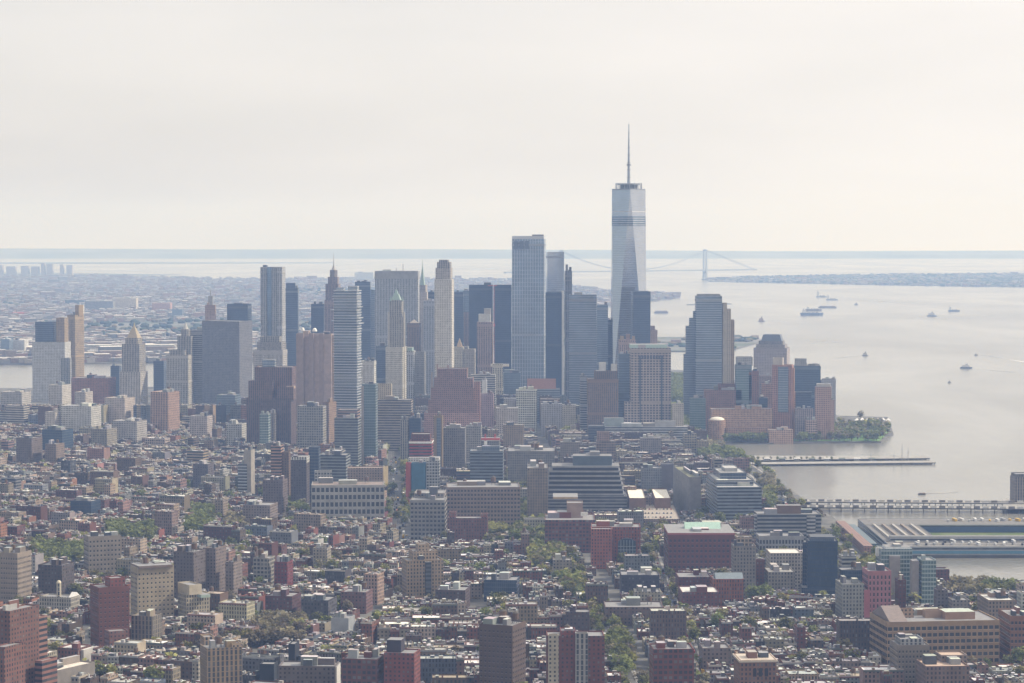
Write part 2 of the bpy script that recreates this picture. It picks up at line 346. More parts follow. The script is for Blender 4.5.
# ---------------------------------------------------------------- the supertall glass tower with the spire
def trade_tower():
    Y = 4690.0; c = at(628.5, 300, Y); X = c.x
    rot = rad(2.5); root = empty('glass_skyscraper', (X, Y, 0), rot)
    tag(root, 'tallest tower, chamfered silver glass skyscraper with a mast on its ring platform', 'skyscraper')
    zt = at(512, 190, Y).z; a = 31.0; z0 = 56.0
    base = rect(0, 0, 2*a, 2*a); b = MB(); b.prism(base, 0, z0, 'curtain_silver', (0.4, 0.43, 0.47), cap=False); b.build('podium', root)
    R_ = a; top = [(0, -R_), (R_, 0), (0, R_), (-R_, 0)]
    b = MB()
    for i in range(4):                     # eight tall triangles
        p, q = base[i], base[(i+1) % 4]; t = top[i]; t2 = top[(i+1) % 4]
        L = 2*a
        b.face([(*p, z0), (*q, z0), (*t, zt)], 'curtain_silver', (0.4, 0.43, 0.47), [(0, z0), (L, z0), (L/2, zt)])
        b.face([(*q, z0), (*t2, zt), (*t, zt)], 'curtain_silver', (0.4, 0.43, 0.47), [(L/2, z0), (L, zt), (0, zt)])
    b.build('glass_shaft', root)
    b = MB(); b.prism(top, zt, zt + 2, 'painted', (0.25, 0.27, 0.3), rcol=(0.2, 0.2, 0.2)); b.build('parapet', root)
    for k in range(2):                      # mechanical louvre floors seen as darker bands
        zz = at(512, 226 - k*14, Y).z; f = (zz - z0) / (zt - z0)
        b = MB()
        for i in range(4):
            p, q, t, t2 = base[i], base[(i+1) % 4], top[i], top[(i+1) % 4]
            def lerp(A, B, s): return (A[0] + (B[0]-A[0])*s, A[1] + (B[1]-A[1])*s)
            def ringpt(s, ff): return s
            f2 = f + (18 if k == 0 else 1.2) / (zt - z0)
            k1 = 1.006
            for (A, B, A2, B2) in ((lerp(p, t, f), lerp(q, t, f), lerp(p, t, f2), lerp(q, t, f2)), (lerp(q, t, f), lerp(q, t2, f), lerp(q, t, f2), lerp(q, t2, f2))):
                z_a, z_b = z0 + (zt-z0)*f, z0 + (zt-z0)*f2
                b.face([(A[0]*k1, A[1]*k1, z_a), (B[0]*k1, B[1]*k1, z_a), (B2[0]*k1, B2[1]*k1, z_b), (A2[0]*k1, A2[1]*k1, z_b)], 'ribbon_glass' if k == 0 else 'painted', (0.55, 0.56, 0.60) if k == 0 else (0.6, 0.6, 0.6), [(0, z_a), (30, z_a), (30, z_b), (0, z_b)])
        b.build('mechanical_floor' if k == 0 else 'floor_line', root)
    b = MB(); b.prism(ngon(0, 0, 22, 22, 24), zt + 9.5, zt + 12, 'painted', (0.3, 0.32, 0.35), bottom=True)
    b.prism(ngon(0, 0, 17, 17, 24), zt + 2, zt + 9.5, 'column_windows', (0.4, 0.42, 0.45))
    for i in range(16):
        x, y = 24 * math.cos(i*math.pi/8), 24 * math.sin(i*math.pi/8); b.box(x, y, 1.0, 1.0, zt + 2, zt + 13, 'painted', (0.4, 0.42, 0.45))
    b.build('antenna_platform', root)
    ztip = at(512, 124, Y).z
    b = MB(); zz = zt + 12; n = 8; hs = (ztip - zz) / n
    for i in range(n):
        r0 = 2.5 * (1 - i / n) + 0.55; b.prism(ngon(0, 0, r0, r0, 10), zz, zz + hs * 0.82, 'metal', (0.34, 0.36, 0.4), top=ngon(0, 0, r0 * .85, r0 * .85, 10))
        b.prism(ngon(0, 0, r0 * 1.35, r0 * 1.35, 10), zz + hs * .82, zz + hs * .9, 'painted', (0.2, 0.2, 0.22), bottom=True)
        b.prism(ngon(0, 0, r0 * .6, r0 * .6, 10), zz + hs * .9, zz + hs, 'metal', (0.34, 0.36, 0.4)); zz += hs
    b.prism(ngon(0, 0, 4.2, 4.2, 12), zt + 45, zt + 47.5, 'painted', (0.2, 0.2, 0.22), bottom=True)
    sp = b.build('spire', root)
    FOOT.append((X, Y, 45, 45, 0)); LAND.append(('tallest glass tower', 628, 300, 609, 649, 190, 415))
trade_tower()

# ---------------------------------------------------------------- downtown, left to right (px extents, top, base)
hero('office_tower', 'grey blocky civic tower', 'light grey blocky tower with two lower shoulders at far left of skyline', 32, 70, 342, 402, 'small_windows', LGREY, rot=-8, dep=38,
     pieces=[('upper_block', 'box', 35, 56, 322, 343, 'curtain_dark', STEEL, {'dep': 25, 'dy': 8}), ('upper_block', 'box', 56, 68, 318, 343, 'small_windows', TAN, {'dep': 25, 'dy': 8}), ('wing', 'box', 60, 71, 358, None, 'column_windows', LGREY, {'dy': -20})])
hero('apartment_tower', 'slim tan slab at far left', 'slim tan slab tower with a pale blank lit side, far left of skyline', 67, 83.5, 315, 398, 'column_windows', TAN, rot=-30, dep=28,
     pieces=[('rooftop_box', 'solid', 75, 83, 305, 316, 'plain', TAN, {'dep': 14})])
hero('brick_complex', 'low brown brick complex', 'wide low brown brick complex between the tan slab and the gold pyramid tower', 71, 115, 378, 412, 'small_windows', RED, rot=-8, dep=45, tank=1)
hero('office_block', 'dark block left of pyramid tower', 'dark blue block just left of the gold pyramid tower', 110, 121, 366, 398, 'curtain_dark', SLATE, rot=-8)
hero('courthouse_tower', 'gold pyramid tower', 'pale stone courthouse tower with steep gold pyramid roof', 119, 147, 372, 412, 'column_windows', (.5, .46, .42), rot=-12, dep=40, clutter=0,
     pieces=[('shaft', 'box', 121.5, 145, 344, 373, 'column_windows', (.5, .46, .42), {'dep': 34}), ('colonnade', 'box', 125, 142, 338, 345, 'column_windows', (.55, .5, .44), {'dep': 26}),
             ('pyramid_roof', 'pyr', 125.5, 142, 325, 339, 'painted', (.34, .28, .19), {'dep': 26}), ('lantern', 'cone', 133, 135, 322, 327, 'painted', (.4, .34, .2))])
hero('office_block', 'small dark block beyond pyramid tower', 'small dark glass block just right of the gold pyramid tower', 153, 166, 361, 398, 'curtain_dark', SLATE, rot=-8)
hero('municipal_tower', 'cupola tower', 'white stone civic building with columned top and slender cupola', 166, 193, 355, 408, 'column_windows', (.52, .49, .44), rot=-10, dep=35, clutter=0,
     pieces=[('pavilion', 'box', 169, 188, 350, 356, 'column_windows', (.56, .52, .47)), ('central_tower', 'box', 177, 194, 336, 356, 'column_windows', (.5, .47, .43), {'dy': 10}),
             ('drum', 'cyl', 181, 190, 329, 337, 'column_windows', (.5, .47, .43), {'dy': 10}), ('cupola', 'cone', 182.5, 188.5, 322, 330, 'painted', (.4, .4, .38), {'dy': 10})])
hero('office_tower', 'grey horizontally striped block', 'grey horizontally striped office block touching the dark windowless slab', 190, 216, 330, 407, 'ribbon_windows', (.38, .37, .37), rot=-10)
hero('apartment_tower', 'thin unfinished tower', 'thin pale unfinished tower with a mast on top, behind the striped block', 205, 216, 305, 396, 'small_windows', ROSE, rot=0, dep=14, clutter=1,
     pieces=[('core', 'solid', 208, 213, 296, 306, 'plain', LGREY), ('mast', 'solid', 210, 211, 290, 297, 'painted', GREY, {'dep': 1.5})])
hero('data_tower', 'dark windowless slab', 'huge dark grey windowless slab with mottled lighter right face', 202, 252, 321, 411, 'small_windows', (.15, .15, .17), rot=-28, dep=44, clutter=0,
     extra=lambda r, W, D, z: None)
hero('office_tower', 'navy block with small rooftop box', 'navy block with small stepped rooftop box behind the dark slab', 227, 251.5, 304, 396, 'curtain_dark', SLATE, rot=-10, dep=30, clutter=0,
     pieces=[('rooftop_box', 'solid', 234, 244, 297+6, 305, 'plain', DGREY), ])
hero('rippled_tower', 'rippled steel tower', 'tall rippled steel apartment tower, tallest on the left side', 260.5, 285.5, 267, 404, 'column_windows', (.42, .42, .43), rot=-8, dep=30, clutter=1,
     pieces=[('bay', 'solid', 262, 267, 268, None, 'column_windows', (.5, .5, .5), {'dy': -15, 'dep': 4}), ('bay', 'solid', 272, 277, 268, None, 'column_windows', (.5, .5, .5), {'dy': -16, 'dep': 4}),
             ('recess', 'solid', 267.3, 271.7, 267, None, 'curtain_blue', STEEL, {'dy': -14.8, 'dep': 3}), ('lower_wing', 'box', 259.5, 286, 343, None, 'column_windows', STONE, {'dy': -6})])
hero('office_tower', 'blue slab beside rippled tower', 'narrow blue slab with a notched top just right of the rippled tower', 285.5, 299, 288, 392, 'curtain_dark', STEEL, rot=0, dep=30, pieces=[('upper_block', 'box', 286, 296, 283, 289, 'curtain_dark', STEEL)])
hero('office_tower', 'small navy block', 'small navy block between the blue slab and the spired stone tower', 311, 324.5, 304, 390, 'curtain_dark', SLATE, rot=0, dep=25)
hero('stepped_tower', 'spired stone tower', 'brown stone stepped tower tapering to a thin needle spire', 324.5, 341.5, 300, 390, 'column_windows', ROSE, rot=-5, dep=34, clutter=0,
     pieces=[('setback', 'box', 325.5, 340.5, 284, 301, 'column_windows', ROSE), ('setback', 'box', 328, 339, 277, 285, 'column_windows', ROSE), ('crown', 'oct', 330, 337.5, 270, 278, 'column_windows', (.4, .33, .3)),
             ('spire_base', 'cone', 331, 336.5, 264, 271, 'painted', (.35, .33, .32)), ('needle', 'cone', 333.2, 334.4, 253, 266, 'metal', (.4, .4, .4))])
def jenga(root, W, D, z1):
    r = random.Random(4); z = 12.0; i = 0
    while z < z1 + 2:
        h = 4.4; ov = r.uniform(1.0, 3.2) + (3.0 if z > z1 * .78 and r.random() < .5 else 0)
        ox, oy = r.uniform(-1, 1) * ov * .5, r.uniform(-1, 0.2) * ov * .6
        b = MB(); b.box(ox, oy, W + ov, D + ov, 0, 0.9, 'painted', (.46, .47, .49), bottom=True)
        b.build('floor_slab', root, (0, 0, z)); z += h; i += 1
hero('stacked_tower', 'white stacked-slab glass tower', 'white glass tower of irregular stacked floors with jutting balconies', 334, 361, 292, 443, 'ribbon_glass', (.38, .40, .44), rot=-10, dep=30, clutter=1,
     pieces=[('upper_volume', 'solid', 336, 345, 287.5, 293, 'curtain_blue', WHITE), ('upper_volume', 'solid', 348, 359, 286, 293, 'curtain_blue', WHITE)], extra=jenga)
hero('office_tower', 'dark stepped glass tower', 'dark stepped glass tower half hidden behind the white stacked tower', 355, 371, 282, 392, 'curtain_dark', STEEL, rot=0, dep=30, pieces=[('wing', 'box', 366, 377, 290, None, 'curtain_blue', LGREY, {'dy': 6})])
hero('bank_tower', 'broad grey gridded slab', 'broad grey gridded bank slab, widest tower of the left group', 375, 419.5, 271, 396, 'column_windows', (.40, .41, .42), rot=-4, dep=32, clutter=1,
     pieces=[('top_band', 'solid', 374.7, 419.7, 271.2, 279, 'plain', (.42, .42, .42), {'dep': 32.6}), ('antenna', 'solid', 402.7, 403.5, 264, 272, 'metal', LGREY, {'dep': 1.5}), ('antenna', 'solid', 396, 396.8, 268, 272, 'metal', LGREY, {'dep': 1.5})])
hero('gothic_tower', 'gothic tower with green crown', 'cream gothic tower with a pointed green copper crown', 385.5, 407, 347, 422, 'tall_windows', (.55, .51, .44), rot=-8, dep=45, clutter=0,
     pieces=[('shaft', 'box', 387.5, 405, 317, 348, 'column_windows', (.56, .52, .45), {'dep': 24}), ('upper_shaft', 'box', 389.5, 403.5, 300, 318, 'column_windows', (.56, .52, .45), {'dep': 20}),
             ('copper_crown', 'taper', 391, 402, 294, 301, 'painted', COPPER, {'dep': 17, 'tr': .5}), ('gothic_pier', 'solid', 387.6, 390, 312, None, 'plain', (.6, .56, .49), {'dep': 5, 'dy': -10}), ('gothic_pier', 'solid', 402.5, 405, 312, None, 'plain', (.6, .56, .49), {'dep': 5, 'dy': -10}), ('copper_spire', 'pyr', 393.5, 399, 288.5, 295, 'painted', COPPER, {'dep': 8}),
             ('pinnacle', 'pyr', 389.5, 391.5, 295, 301, 'painted', COPPER, {'dep': 3, 'dy': -8}), ('pinnacle', 'pyr', 401.5, 403.5, 295, 301, 'painted', COPPER, {'dep': 3, 'dy': -8})])
hero('stone_tower', 'tower with steep green spire roof', 'pale stone tower with very steep green copper pyramid behind the grey slab', 418.5, 429.5, 292, 390, 'small_windows', (.5, .44, .4), rot=-12, dep=24, clutter=0,
     pieces=[('setback', 'box', 419.5, 427.5, 285, 293, 'small_windows', (.5, .44, .4)), ('pyramid_roof', 'pyr', 419.5, 425.5, 265, 286, 'painted', COPPER, {'dep': 12}), ('finial', 'cone', 422, 422.8, 259, 268, 'metal', COPPER)])
hero('brown_tower', 'brown tower with pale pyramid cap', 'brown tower with a pale low pyramid cap right of the gothic tower', 407, 421, 323, 402, 'column_windows', BRN, rot=-5, dep=24, clutter=0, pieces=[('pyramid_cap', 'pyr', 408, 420, 319.5, 324, 'painted', (.6, .5, .4))])
hero('federal_building', 'white-columned building with green roof', 'white vertically ribbed building with flat green copper roof', 393, 415.5, 351, 417, 'column_windows', (.6, .59, .55), rot=-4, dep=34, clutter=0,
     pieces=[('copper_roof', 'solid', 398, 413.5, 347.5, 352, 'painted', COPPER), ('wing', 'box', 414, 425.5, 352, None, 'tall_windows', (.48, .46, .42), {'dy': 4})])
hero('office_block', 'navy block left of green-roofed building', 'navy glass block between the white stacked tower and the green roofed building', 376, 393, 346, 416, 'curtain_dark', STEEL, rot=-4, dep=26)
hero('office_tower', 'grey gridded tower behind cream tower', 'grey gridded tower half hidden behind the slim cream tower', 423.5, 437, 301, 402, 'column_windows', (.36, .37, .4), rot=0, dep=25)
hero('office_block', 'dark sliver left of cream tower', 'dark sliver of a tower just left of the slim cream tower top', 428, 436, 292, 392, 'curtain_dark', SLATE, rot=0, dep=22)
hero('hotel_tower', 'slim cream stone tower', 'slim cream stone tower with narrow notched crown', 434.5, 454, 279, 420, 'small_windows', (.56, .51, .46), rot=-8, dep=26, clutter=0,
     pieces=[('setback', 'box', 435.5, 452.5, 268, 280, 'small_windows', (.56, .51, .46)), ('crown', 'box', 437, 451.5, 262, 269, 'column_windows', (.5, .46, .43)), ('crown_top', 'box', 439, 449, 259.8, 263, 'column_windows', (.45, .42, .4))])
hero('office_tower', 'navy slab right of cream tower', 'plain navy slab immediately right of the slim cream tower', 453.5, 463.5, 292, 392, 'curtain_dark', SLATE, rot=0, dep=24)
hero('office_tower', 'dim tower with light cap', 'dim blue tower with a light cap between the two navy slabs', 463, 471, 291, 388, 'curtain_blue', STEEL, rot=0, dep=22, pieces=[('wing', 'box', 460, 470, 312, None, 'column_windows', ROSE, {'dy': -20})])
hero('steel_tower', 'very wide dark steel slab', 'very wide dark steel slab behind the crane mast', 469, 493.3, 285, 401, 'curtain_dark', (.09, .11, .15), rot=-2, dep=30, clutter=0,
     pieces=[('rooftop_box', 'solid', 484, 491, 282.5, 286, 'plain', DGREY)])
hero('steel_tower', 'dark slab right of crane mast', 'dark blue slab right of the red crane mast', 494, 512, 285, 402, 'curtain_dark', (.11, .13, .18), rot=-2, dep=30, clutter=0)
hero('unfinished_tower', 'tower under construction with white top', 'brown tower under construction with white wrapped top floors', 477, 493.5, 322, 414, 'column_windows', ROSE, rot=-2, dep=24, clutter=0,
     pieces=[('wrapped_floor', 'solid', 478.5, 491, 314, 323, 'plain', WHITE), ('wrapped_floor', 'solid', 484, 491, 308.5, 315, 'plain', (.55, .52, .5)), ])
hero('stone_building', 'beige pointed building', 'beige stone building with small pointed roof below the navy slab', 453, 464, 347, 412, 'small_windows', CREAM, rot=-4, dep=22, clutter=0, pieces=[('pyramid_roof', 'pyr', 456, 463, 338, 348, 'painted', TAN)])
hero('stone_building', 'plain beige block', 'plain beige block in front of the wide dark steel slab', 463.5, 475.5, 349, 412, 'small_windows', STONE, rot=-4, dep=24)
hero('glass_skyscraper', 'tall silver gridded tower', 'tall silver blue gridded tower with slotted crown, tallest left of the spire', 512, 546, 239, 404, 'curtain_grid', (.50, .54, .60), rot=-6, dep=36, clutter=0,
     pieces=[('crown_frame', 'box', 512, 545.5, 236, 240, 'painted', (.5, .52, .56)), ('penthouse', 'solid', 532, 544, 234.5, 237, 'plain', GREY),
             ('crown_slot', 'solid', 514, 518, 241, 249, 'glass', (.08, .1, .14), {'dy': -18, 'dep': 1.2}), ('crown_slot', 'solid', 519.5, 523.5, 241, 249, 'glass', (.08, .1, .14), {'dy': -18, 'dep': 1.2}),
             ('crown_slot', 'solid', 525, 529, 241, 249, 'glass', (.08, .1, .14), {'dy': -18, 'dep': 1.2}), ('crown_slot', 'solid', 530.5, 534.5, 241, 249, 'glass', (.08, .1, .14), {'dy': -18, 'dep': 1.2}), ('crown_slot', 'solid', 536, 540, 241, 249, 'glass', (.08, .1, .14), {'dy': -18, 'dep': 1.2})])
hero('glass_skyscraper', 'pale flat-topped glass slab', 'pale flat topped glass slab tucked behind the silver gridded tower', 546, 564, 252, 396, 'curtain_silver', (.45, .48, .52), rot=4, dep=30, clutter=0)
hero('office_tower', 'dark slab with white edge', 'dark slab with a bright white vertical edge right of the silver gridded tower', 545.5, 562, 292.5, 412, 'curtain_dark', (.09, .12, .17), rot=-2, dep=26, clutter=0,
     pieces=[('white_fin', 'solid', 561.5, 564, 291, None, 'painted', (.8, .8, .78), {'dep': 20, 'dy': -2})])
def lattice(root, W, D, z1):
    b = MB()
    for i in range(14):
        b.box(-W/2 - .4, 0, 0.8, D, z1 * i/14, z1 * i/14 + 1.5, 'painted', (.2, .2, .22))
        b.box(0, -D/2 - .6, W, 1.2, z1 * i/14, z1 * i/14 + 1.5, 'painted', (.2, .2, .22))
    b.build('scaffolding', root)
hero('unfinished_tower', 'slim dark scaffolded tower', 'slim dark scaffolded tower under construction, ragged at the top', 564.5, 572, 271, 412, 'column_windows', (.18, .19, .22), rot=4, dep=26, clutter=1, extra=lattice,
     pieces=[('bare_core', 'solid', 565.5, 568, 264.5, 272, 'plain', GREY), ('hoist', 'solid', 569, 571.5, 267, 272, 'plain', DGREY)])
hero('glass_tower', 'broad hazy blue-grey glass tower', 'broad blue grey glass tower with blurred window bands, left of the spire tower', 569, 597, 295, 424, 'ribbon_glass', (.34, .36, .42), rot=-3, dep=34, clutter=2)
hero('glass_tower', 'light blue slim tower', 'light blue slim tower squeezed left of the tallest tower', 597, 608, 305, 416, 'curtain_blue', (.4, .44, .5), rot=-2, dep=26, clutter=1)
hero('office_block', 'dark foot block left of tallest tower', 'dark block at the left foot of the tallest tower', 605, 613, 320, 414, 'curtain_dark', SLATE, rot=0, dep=20)
hero('office_tower', 'dark glass tower right of tallest tower', 'dark glass tower standing directly right of the tallest tower', 631, 650.5, 291.5, 421, 'curtain_dark', (.16, .19, .25), rot=4, dep=34, clutter=0, dy=-60)
hero('brick_tower', 'brown block with steps', 'small brown stepped block right of the dark glass tower', 645, 657.5, 330, 404, 'small_windows', ROSE, rot=2, dep=24, pieces=[('setback', 'box', 647, 655, 326, 331, 'small_windows', ROSE)])
hero('stone_tower', 'brown twin-turret block', 'brown stone block with turrets in front of the tallest tower', 618.5, 636, 340, 428, 'column_windows', ROSE, rot=2, dep=30, clutter=0,
     pieces=[('turret', 'box', 620, 624, 336, 341, 'plain', TAN, {'dy': -8}), ('turret', 'box', 626, 630, 334, 341, 'plain', ROSE, {'dy': -8}), ('turret', 'box', 632, 635, 336, 341, 'plain', TAN, {'dy': -8})])
def citi(root, W, D, z1):
    for x in (-W*.27, W*.27):
        b = MB(); b.box(x, -D/2 - .3, 2.4, .6, 10, z1 * .9, 'glass', (.05, .07, .1)); b.build('window_strip', root)
    for i in range(9):
        b = MB(); b.box(-W*.28 + W*.07*i, -D/2 - .35, W*.045, .7, z1 - 18, z1 - 12, 'glass', (.05, .06, .09)); b.build('attic_window', root)
hero('office_tower', 'rose gridded tower with green cornice', 'rose stone gridded office tower with thin green cornice line', 629.5, 671, 348, 443, 'deep_grid', (.50, .42, .38), rot=1, dep=38, clutter=1, extra=citi,
     pieces=[('green_cornice', 'solid', 629, 667, 344.5, 348.3, 'painted', (.38, .5, .45), {'dep': 34}), ('low_wing', 'box', 624, 640, 402, None, 'deep_grid', (.48, .41, .37), {'dy': -14, 'dep': 20}), ('side_glass', 'box', 666, 671, 354, None, 'ribbon_glass', SLATE, {'dy': 14, 'dep': 14})])
hero('office_tower', 'striped glass slab beside rose tower', 'blue striped glass slab against the left side of the rose gridded tower', 618, 630, 354, 440, 'ribbon_glass', (.2, .26, .34), rot=1, dep=24)
hero('brick_tower', 'brown brick twin slab', 'brown brick apartment slab with stepped white rooftop machinery', 587, 618.5, 379, 443, 'column_windows', BRN, rot=1, dep=34, clutter=0,
     pieces=[('upper_block', 'box', 594, 618, 371, 380, 'column_windows', BRN), ('machinery', 'solid', 599, 606, 362.5, 372, 'plain', WHITE, {'dep': 10}), ('machinery', 'solid', 611, 617, 364, 372, 'plain', WHITE, {'dep': 8}), ('machinery', 'solid', 596, 600, 370, 375, 'plain', WHITE, {'dep': 8})])
hero('apartment_tower', 'thin pale striped tower', 'thin pale striped tower just left of the brown brick slab', 580, 587, 376, 440, 'ribbon_windows', LGREY, rot=1, dep=16)
# ---- river side towers
hero('glass_tower', 'curved riverside glass tower', 'riverside glass tower with banded front, curved left bulge and warm stepped right edge', 695, 722, 296, 424, 'ribbon_glass', (.42, .46, .50), rot=-1, dep=40, clutter=1,
     pieces=[('left_bulge', 'box', 685.5, 697, 326, None, 'ribbon_glass', (.3, .33, .38), {'dy': 6}), ('left_bulge', 'box', 689, 697, 318, 327, 'ribbon_glass', (.3, .33, .38), {'dy': 6}), ('left_bulge', 'box', 693, 697, 311, 319, 'ribbon_glass', (.3, .33, .38), {'dy': 6}),
             ('foot', 'box', 683.5, 692, 354, None, 'ribbon_glass', (.25, .28, .33), {'dy': 2}),
             ('sunlit_right_edge', 'box', 722, 727, 303, None, 'plain', CREAM, {'dy': 8, 'dep': 26}), ('sunlit_right_edge', 'box', 726, 731, 309, None, 'small_windows', CREAM, {'dy': 14, 'dep': 26}), ('sunlit_right_edge', 'box', 730, 734.5, 320, None, 'small_windows', TAN, {'dy': 20, 'dep': 26}),  # cream and tan paint warm sunlight onto the tower's right-hand faces
             ('roof_rim', 'solid', 697, 720, 294, 297, 'plain', GREY, {'dep': 20})])
hero('domed_tower', 'round-shouldered tower', 'brown riverside tower with round dark mansard top and cream lit side', 754, 790, 348, 404, 'small_windows', (.34, .29, .28), rot=-14, dep=42, clutter=0,
     pieces=[('setback', 'box', 756.5, 787.5, 344.5, 349, 'small_windows', (.42, .37, .35)), ('setback', 'box', 759, 785, 341, 345, 'small_windows', (.3, .28, .28)), ('mansard', 'taper', 761, 784, 334.3, 341.3, 'painted', (.12, .14, .18), {'tr': .78})])
hero('apartment_tower', 'blue-green tower left of domed tower', 'blue green glass apartment tower left of the round shouldered tower', 735, 752, 365, 436, 'curtain_green', (.3, .34, .38), rot=0, dep=24, pieces=[('upper_block', 'box', 736, 753, 357, 366, 'small_windows', LGREY, {'dy': 10})])
hero('brick_tower', 'dull red tower beside blue-green one', 'narrow dull red brick tower at the right side of the blue green tower', 748, 759, 371, 436, 'small_windows', RED, rot=0, dep=24)
hero('apartment_block', 'broad brown slab by the river', 'broad brown brick slab at the foot of the curved riverside tower', 704, 742, 390, 436, 'small_windows', (.24, .12, .10), rot=0, dep=28, pieces=[('upper_block', 'box', 718, 741, 384, 391, 'small_windows', (.24, .12, .1))], tank=1)
hero('apartment_tower', 'tall brick and glass tower', 'tall brick tower with a curved glass bay and white cap', 772.5, 794, 365, 440, 'punched_windows', (.34, .17, .13), rot=-12, dep=26, clutter=0,
     pieces=[('glass_bay', 'solid', 778.5, 789, 367, 412, 'curtain_blue', (.42, .44, .48), {'dy': -12, 'dep': 6}), ('white_cap', 'box', 773, 784, 358, 366, 'plain', (.62, .56, .5), {'dep': 16}), ('sunlit_brick_edge', 'box', 791.5, 795, 368, None, 'plain', ORANGE, {'dep': 8, 'dy': -8})])  # orange strip paints sunlight along the tower's right brick edge
hero('apartment_tower', 'dark teal glass tower', 'dark teal glass tower right of the tall brick and glass tower', 794, 821, 366, 430, 'curtain_dark', (.18, .24, .3), rot=-4, dep=26, pieces=[('upper_block', 'solid', 795, 807, 358.5, 367, 'small_windows', LGREY), ('upper_block', 'solid', 808, 820, 364, 368, 'plain', LGREY)])
hero('apartment_tower', 'rose brick tower at water edge', 'rose brick tower with white top nearest the open water', 815.5, 832, 387, 441, 'punched_windows', (.40, .25, .2), rot=-8, dep=22, pieces=[('cap', 'solid', 817, 831, 384, 388, 'plain', (.6, .55, .5))])
hero('apartment_tower', 'grey tower at water edge', 'grey tower behind the rose brick one at the water edge', 822, 836.5, 379, 424, 'small_windows', (.38, .38, .42), rot=-8, dep=24, pieces=[('red_top', 'solid', 818, 824, 380, 386, 'plain', DRED)])
hero('apartment_block', 'mid-rise with blue window bay', 'mid rise brick block with tall blue window bay by the park trees', 795, 814, 409, 441, 'column_windows', (.3, .24, .24), rot=-4, dep=24, pieces=[('upper_block', 'box', 796, 812, 392, None, 'curtain_dark', (.2, .24, .3), {'dy': 30})])
hero('school_building', 'orange-tan brick school', 'long orange tan brick school with tall arched windows and flat roof', 710, 773, 409, 441, 'tall_windows', (.40, .25, .17), rot=1, dep=30, tank=0,
     pieces=[('corner_turret', 'cyl', 708.5, 726, 420, None, 'punched_windows', (.46, .28, .19), {'dy': -26}), ('turret_dome', 'dome', 710, 725, 417.3, 420.3, 'painted', (.7, .68, .62), {'dy': -26}), ('front_wing', 'box', 726, 768, 428, None, 'punched_windows', (.56, .33, .22), {'dy': -24, 'dep': 18}),
             ('rooftop_box', 'solid', 735, 742, 405.5, 410, 'plain', (.48, .3, .2)), ('rooftop_box', 'solid', 752, 762, 406.5, 410, 'plain', (.48, .3, .2))])
hero('brick_hall', 'low tan brick hall', 'low tan brick hall right of the orange tan school', 768, 794, 430, 443.5, 'punched_windows', (.46, .3, .22), rot=1, dep=24, dy=-8)
for a_, b_, t_, v_, mk_, c_, lb_, sh_ in ((735, 747, 408, 440, 'punched_windows', (.3, .17, .14), 'red brown block rising behind the orange tan school', 'red-brown block behind school'),
    (755, 772, 376, 420, 'punched_windows', (.26, .19, .17), 'brown stepped block before the lower body of the round shouldered tower', 'brown block before domed tower'),
    (796, 812, 384, 420, 'small_windows', (.32, .22, .19), 'muted brown block in front of the dark teal glass tower', 'muted brown block before teal tower'),
    (738, 752, 380, 424, 'small_windows', (.25, .17, .15), 'brown brick block at the foot of the blue green tower', 'brown block below blue-green tower'),
    (746, 756, 392, 432, 'small_windows', (.36, .3, .3), 'grey rose tower between the dull red tower and the tall brick and glass one', 'grey-rose river tower'),
    (756, 768, 398, 436, 'curtain_dark', (.15, .18, .24), 'dark blue block at the foot of the round shouldered tower', 'dark blue river block'),
    (762, 774, 384, 432, 'punched_windows', (.36, .2, .16), 'red brick tower left of the tall brick and glass tower', 'red brick river tower'),
    (806, 818, 420, 442, 'wide_windows', (.42, .3, .26), 'low rose block with windows beside the park trees', 'low rose park block'),
    (826, 835, 400, 441, 'small_windows', (.42, .27, .22), 'slim orange rose block at the park edge', 'slim orange-rose block'),
    (784, 800, 392, 437, 'small_windows', (.33, .18, .15), 'brick slab between the two river towers', 'brick slab between river towers'),
    (690, 706, 398, 436, 'curtain_green', (.3, .34, .36), 'low green glass block at foot of the curved riverside tower', 'low green glass foot block'),
    (672, 684, 404, 444, 'small_windows', (.4, .36, .3), 'small tan block between the rose gridded tower and the riverside trees', 'small tan riverside block')):
    hero('riverside_block', sh_, lb_, a_, b_, t_, v_, mk_, c_, rot=-3, dep=20, clutter=2)
# ---- middle ground
hero('telephone_tower', 'windowless brown tower with shafts', 'windowless brown pink tower with tall vertical shafts and white roof dishes', 296, 336, 334, 432, 'plain', (.36, .27, .24), rot=-10, dep=34, clutter=2,
     pieces=[('ventilation_shaft', 'solid', 297, 304, 333, None, 'plain', (.40, .30, .27), {'dy': -17, 'dep': 5}), ('ventilation_shaft', 'solid', 309, 314, 333, None, 'plain', (.40, .30, .27), {'dy': -18, 'dep': 5}), ('ventilation_shaft', 'solid', 319, 324, 333, None, 'plain', (.40, .30, .27), {'dy': -18, 'dep': 5}),
             ('ventilation_shaft', 'solid', 331, 336.4, 335, None, 'plain', (.50, .37, .29), {'dy': -14, 'dep': 6}), ('dish', 'dome', 301, 304.5, 327.5, 331, 'painted', WHITE), ('dish', 'dome', 312, 317, 328, 331.5, 'painted', WHITE)])  # rightmost shaft coloured lighter and warmer to paint the sunlit edge
hero('stone_building', 'stepped grey court building', 'stepped grey stone building with flat top below the rippled tower', 253, 287, 350, 424, 'tall_windows', (.4, .38, .37), rot=-8, dep=36, clutter=0,
     pieces=[('setback', 'box', 257, 285, 342, 351, 'tall_windows', (.4, .38, .37)), ('setback', 'box', 260, 282, 336.5, 343, 'column_windows', (.44, .42, .4))])
